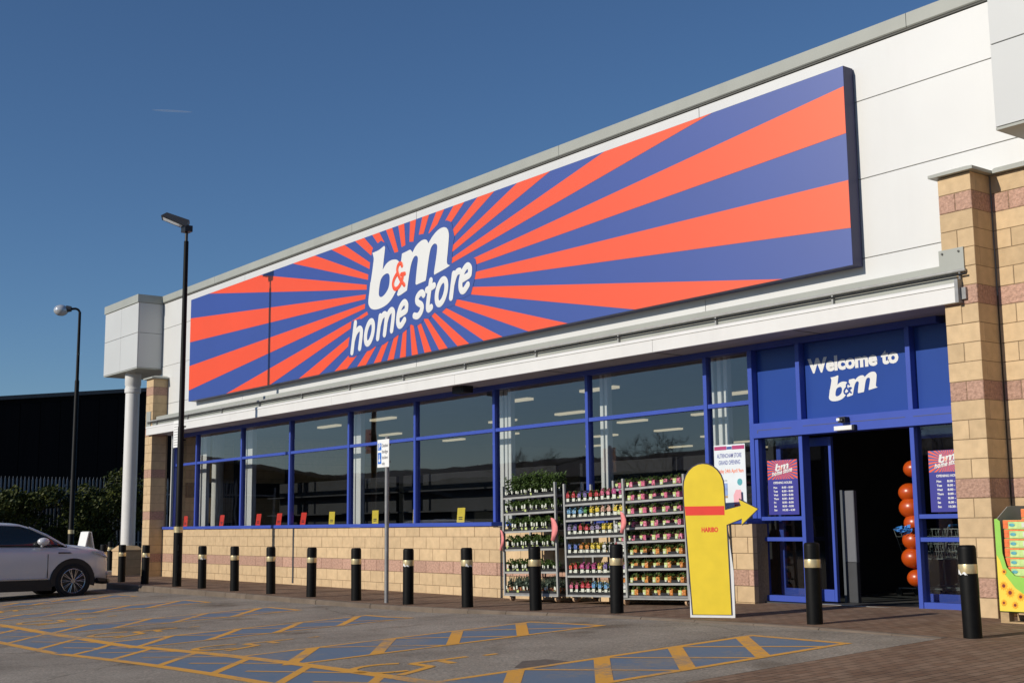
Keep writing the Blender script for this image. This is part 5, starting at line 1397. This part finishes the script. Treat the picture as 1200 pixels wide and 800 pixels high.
# ------------------------------------------------------------------ beyond the store: fence, shrubs, black shed
FX = -48.0
def fence():
    p = thing('palisade_fence', "grey steel palisade fence behind the dark shrubs", 'fence', (FX, 4, -.2))
    for zz in (.5, 2.65):
        mb = MB(); mb.box(FX-.06, FX-.02, -14, 16, zz, zz+.06); mb.build('rail', 'palis', p)
    y = -14
    while y < 16.1:
        mb = MB(); mb.box(FX-.16, FX-.061, y-.05, y+.05, -.2, 3.1); mb.build('fence_post', 'palis', p); y += 2.75
    pm = MB(); pm.prism([(-.035,0),(.035,0),(.035,3.46),(.0,3.62),(-.035,3.46)], 'x', -.018, .0); me = pm.data('pale', ['palis'])
    for k in range(170):
        link('pale', me, (FX, -12+.165*k, -.2), p)
fence()
hr = random.Random(11)
SHR = [(-46.5,-.6,3.0,1.5,"low dark shrub in the hedge, farthest left behind the car roof"), (-46.2,1.4,3.2,1.5,"dark green shrub in the hedge left of the distant lamp post"), (-46.6,3.1,3.15,1.35,"dark green shrub in the hedge directly behind the distant lamp post"),
       (-46.3,4.8,3.2,1.4,"dark green shrub in the hedge right of the distant lamp post"), (-46.7,6.3,3.2,1.3,"dark green shrub in the hedge beside the white column"), (-46.2,5.7,2.6,1.2,"lower dark green shrub at the right end of the hedge beside the column"), (-46.4,-2.6,2.8,1.5,"outer dark green hedge shrub off to the left")]
for i, (x, y, h, w, lab) in enumerate(SHR):
    s = thing('shrub', lab, 'shrub', (x, y, -.2), 'shrubs along the palisade fence')
    mb = MB()
    for k in range(16):
        cx, cy, cz = x+hr.uniform(-.7,.7), y+hr.uniform(-w*.75,w*.75), hr.uniform(.35, h-.45)
        mb.leaves((cx, cy, cz), (hr.uniform(.4,.7),)*2+(hr.uniform(.35,.6),), 240, .08, 0, up=.5, rnd=hr)
    mb.build('foliage', 'leaf', s)
    mb = MB()
    for k in range(5): mb.cyl((x+hr.uniform(-.2,.2), y+hr.uniform(-.3,.3), -.2), (x+hr.uniform(-.5,.5), y+hr.uniform(-.8,.8), h*.7), .05, .015, 6)
    mb.build('stem', 'bark', s)
t = thing('small_tree', "taller dark green bushy tree against the black shed beside the column", 'tree', (-46.9, 7.9, -.2))
mb = MB()
for k in range(22):
    a = hr.uniform(0, 6.28); r = hr.uniform(0, 1.3); mb.leaves((-46.9+r*cos(a)*.8, 7.9+r*sin(a), hr.uniform(1.2, 4.0)), (.6,.6,.5), 130, .09, 0, up=.4, rnd=hr)
mb.build('crown', 'leaf', t)
mb = MB(); mb.cyl((-46.9,7.9,-.2), (-46.8,7.8,2.6), .11, .06, 8)
for k in range(5): a = k*1.3; mb.cyl((-46.85,7.85,1.3+.2*k), (-46.9+cos(a)*.9, 7.9+sin(a)*.9, 2.6+.25*k), .05, .015, 6)
mb.build('trunk', 'bark', t)
def shed():
    p = thing('black_shed', "huge black clad industrial shed with shallow sloping roofline", 'building', (-70, 10, -.3))
    mb = MB(); mb.prism([(-40,-.4),(70,-.4),(70,10.6),(46,12.9),(16,9.72),(-40,3.3)], 'x', -110, -70.2); mb.build('wall', 'darkbldg', p)
    for k in range(60):
        y = -18+1.2*k; zt = 3.3+(y+40)*(9.72-3.3)/56 if y < 16 else 9.72+(y-16)*(12.9-9.72)/30 if y < 46 else 10.6
        mb = MB(); mb.box(-70.2, -70.12, y, y+1.17, -.35, zt-.25); mb.build('cladding_sheet', 'darkbldg', p)
        mb = MB()
    mb = MB(); mb.prism([(-40,3.3),(16,9.72),(16,9.95),(-40,3.55)], 'x', -70.4, -69.9); mb.prism([(16.01,9.72),(46,12.9),(46,13.12),(16.01,9.95)], 'x', -70.4, -69.9); mb.build('roof_edge', 'darkgrey', p)
shed()
# what the windows mirror: the far side of the car park
def unit(x0, x1, y0, y1, h, lab):
    p = thing('retail_unit', lab, 'building', ((x0+x1)/2, y1, -.8))
    mb = MB(); mb.box(x0, x1, y0, y1, -1, h); mb.build('wall', 'brickfar', p)
    mb = MB(); mb.prism([(y0-.5,h),(y1+.5,h),((y0+y1)/2,h+2.2)], 'x', x0-.4, x1+.4); mb.build('roof', 'roofar', p)
    n = int((x1-x0)/6)
    for k in range(n):
        a = x0+(x1-x0)*(k+.15)/n; b = x0+(x1-x0)*(k+.85)/n
        mb = MB(); mb.box(a, b, y1, y1+.06, -.6, 2.6); mb.build('shop_window', 'glassdark', p)
unit(-150, -92, -82, -62, 6.0, "dark brick retail unit across the car park, far left one")
unit(-88, -38, -78, -58, 5.4, "dark brick retail unit across the car park, middle one")
unit(-34, 24, -84, -64, 6.2, "dark brick retail unit across the car park, behind the camera")
def bare_tree(x, y, h, lab, seed):
    r = random.Random(seed); t = thing('bare_tree', lab, 'tree', (x, y, -.9), 'bare trees across the car park')
    tr, cr = MB(), MB()
    tr.cyl((x,y,-.9), (x,y,h*.35), .16, .11, 8)
    def grow(p, d, L_, rad, n):
        q = p+d*L_; (cr if n < 4 else tr).cyl(p, q, rad, rad*.65, 5 if n > 2 else 3, caps=False)
        if n:
            for k in range(3 if n > 1 else 4):
                dd = (d+Vector((r.gauss(0,.5), r.gauss(0,.5), r.gauss(.12,.3)))).normalized(); grow(p+d*L_*r.uniform(.65,1), dd, L_*r.uniform(.6,.8), rad*.6, n-1)
    for k in range(4):
        a = k*1.6; grow(Vector((x,y,h*(.25+.03*k))), Vector((cos(a)*.5, sin(a)*.5, .9)).normalized(), h*.24, .09, 4)
    tr.build('trunk', 'bark', t); cr.build('crown', 'bark', t)
for i, (x, y, h) in enumerate(((-52,-55,9.0), (-66,-57,10), (-40,-55,8.5), (-82,-56,9.5))):
    bare_tree(x, y, h, ["bare winter tree across the car park, second nearest", "bare winter tree across the car park, tall third one", "bare winter tree across the car park, nearest one", "bare winter tree across the car park, farthest one"][i], 20+i)

# faint vapour trail
a, b = Vector((-2051, 783, 726)), Vector((-2008, 840, 721.7))
mb = MB(); mb.ball(tuple((a+b)/2), 1, 1, 1, 20, 10)
mv = []
dv = (b-a)/2; dn = dv.normalized(); up_ = Vector((0,0,1)); sd = dn.cross(up_)
c_ = (a+b)/2
for v in mb.v:
    l = Vector(v)-c_; mv.append(tuple(c_+dv*l.x+sd*l.y*3+up_*l.z*1.5))
mb.v = mv
tag(mb.build('vapour_trail', 'contrail', smooth=True), kind='stuff')
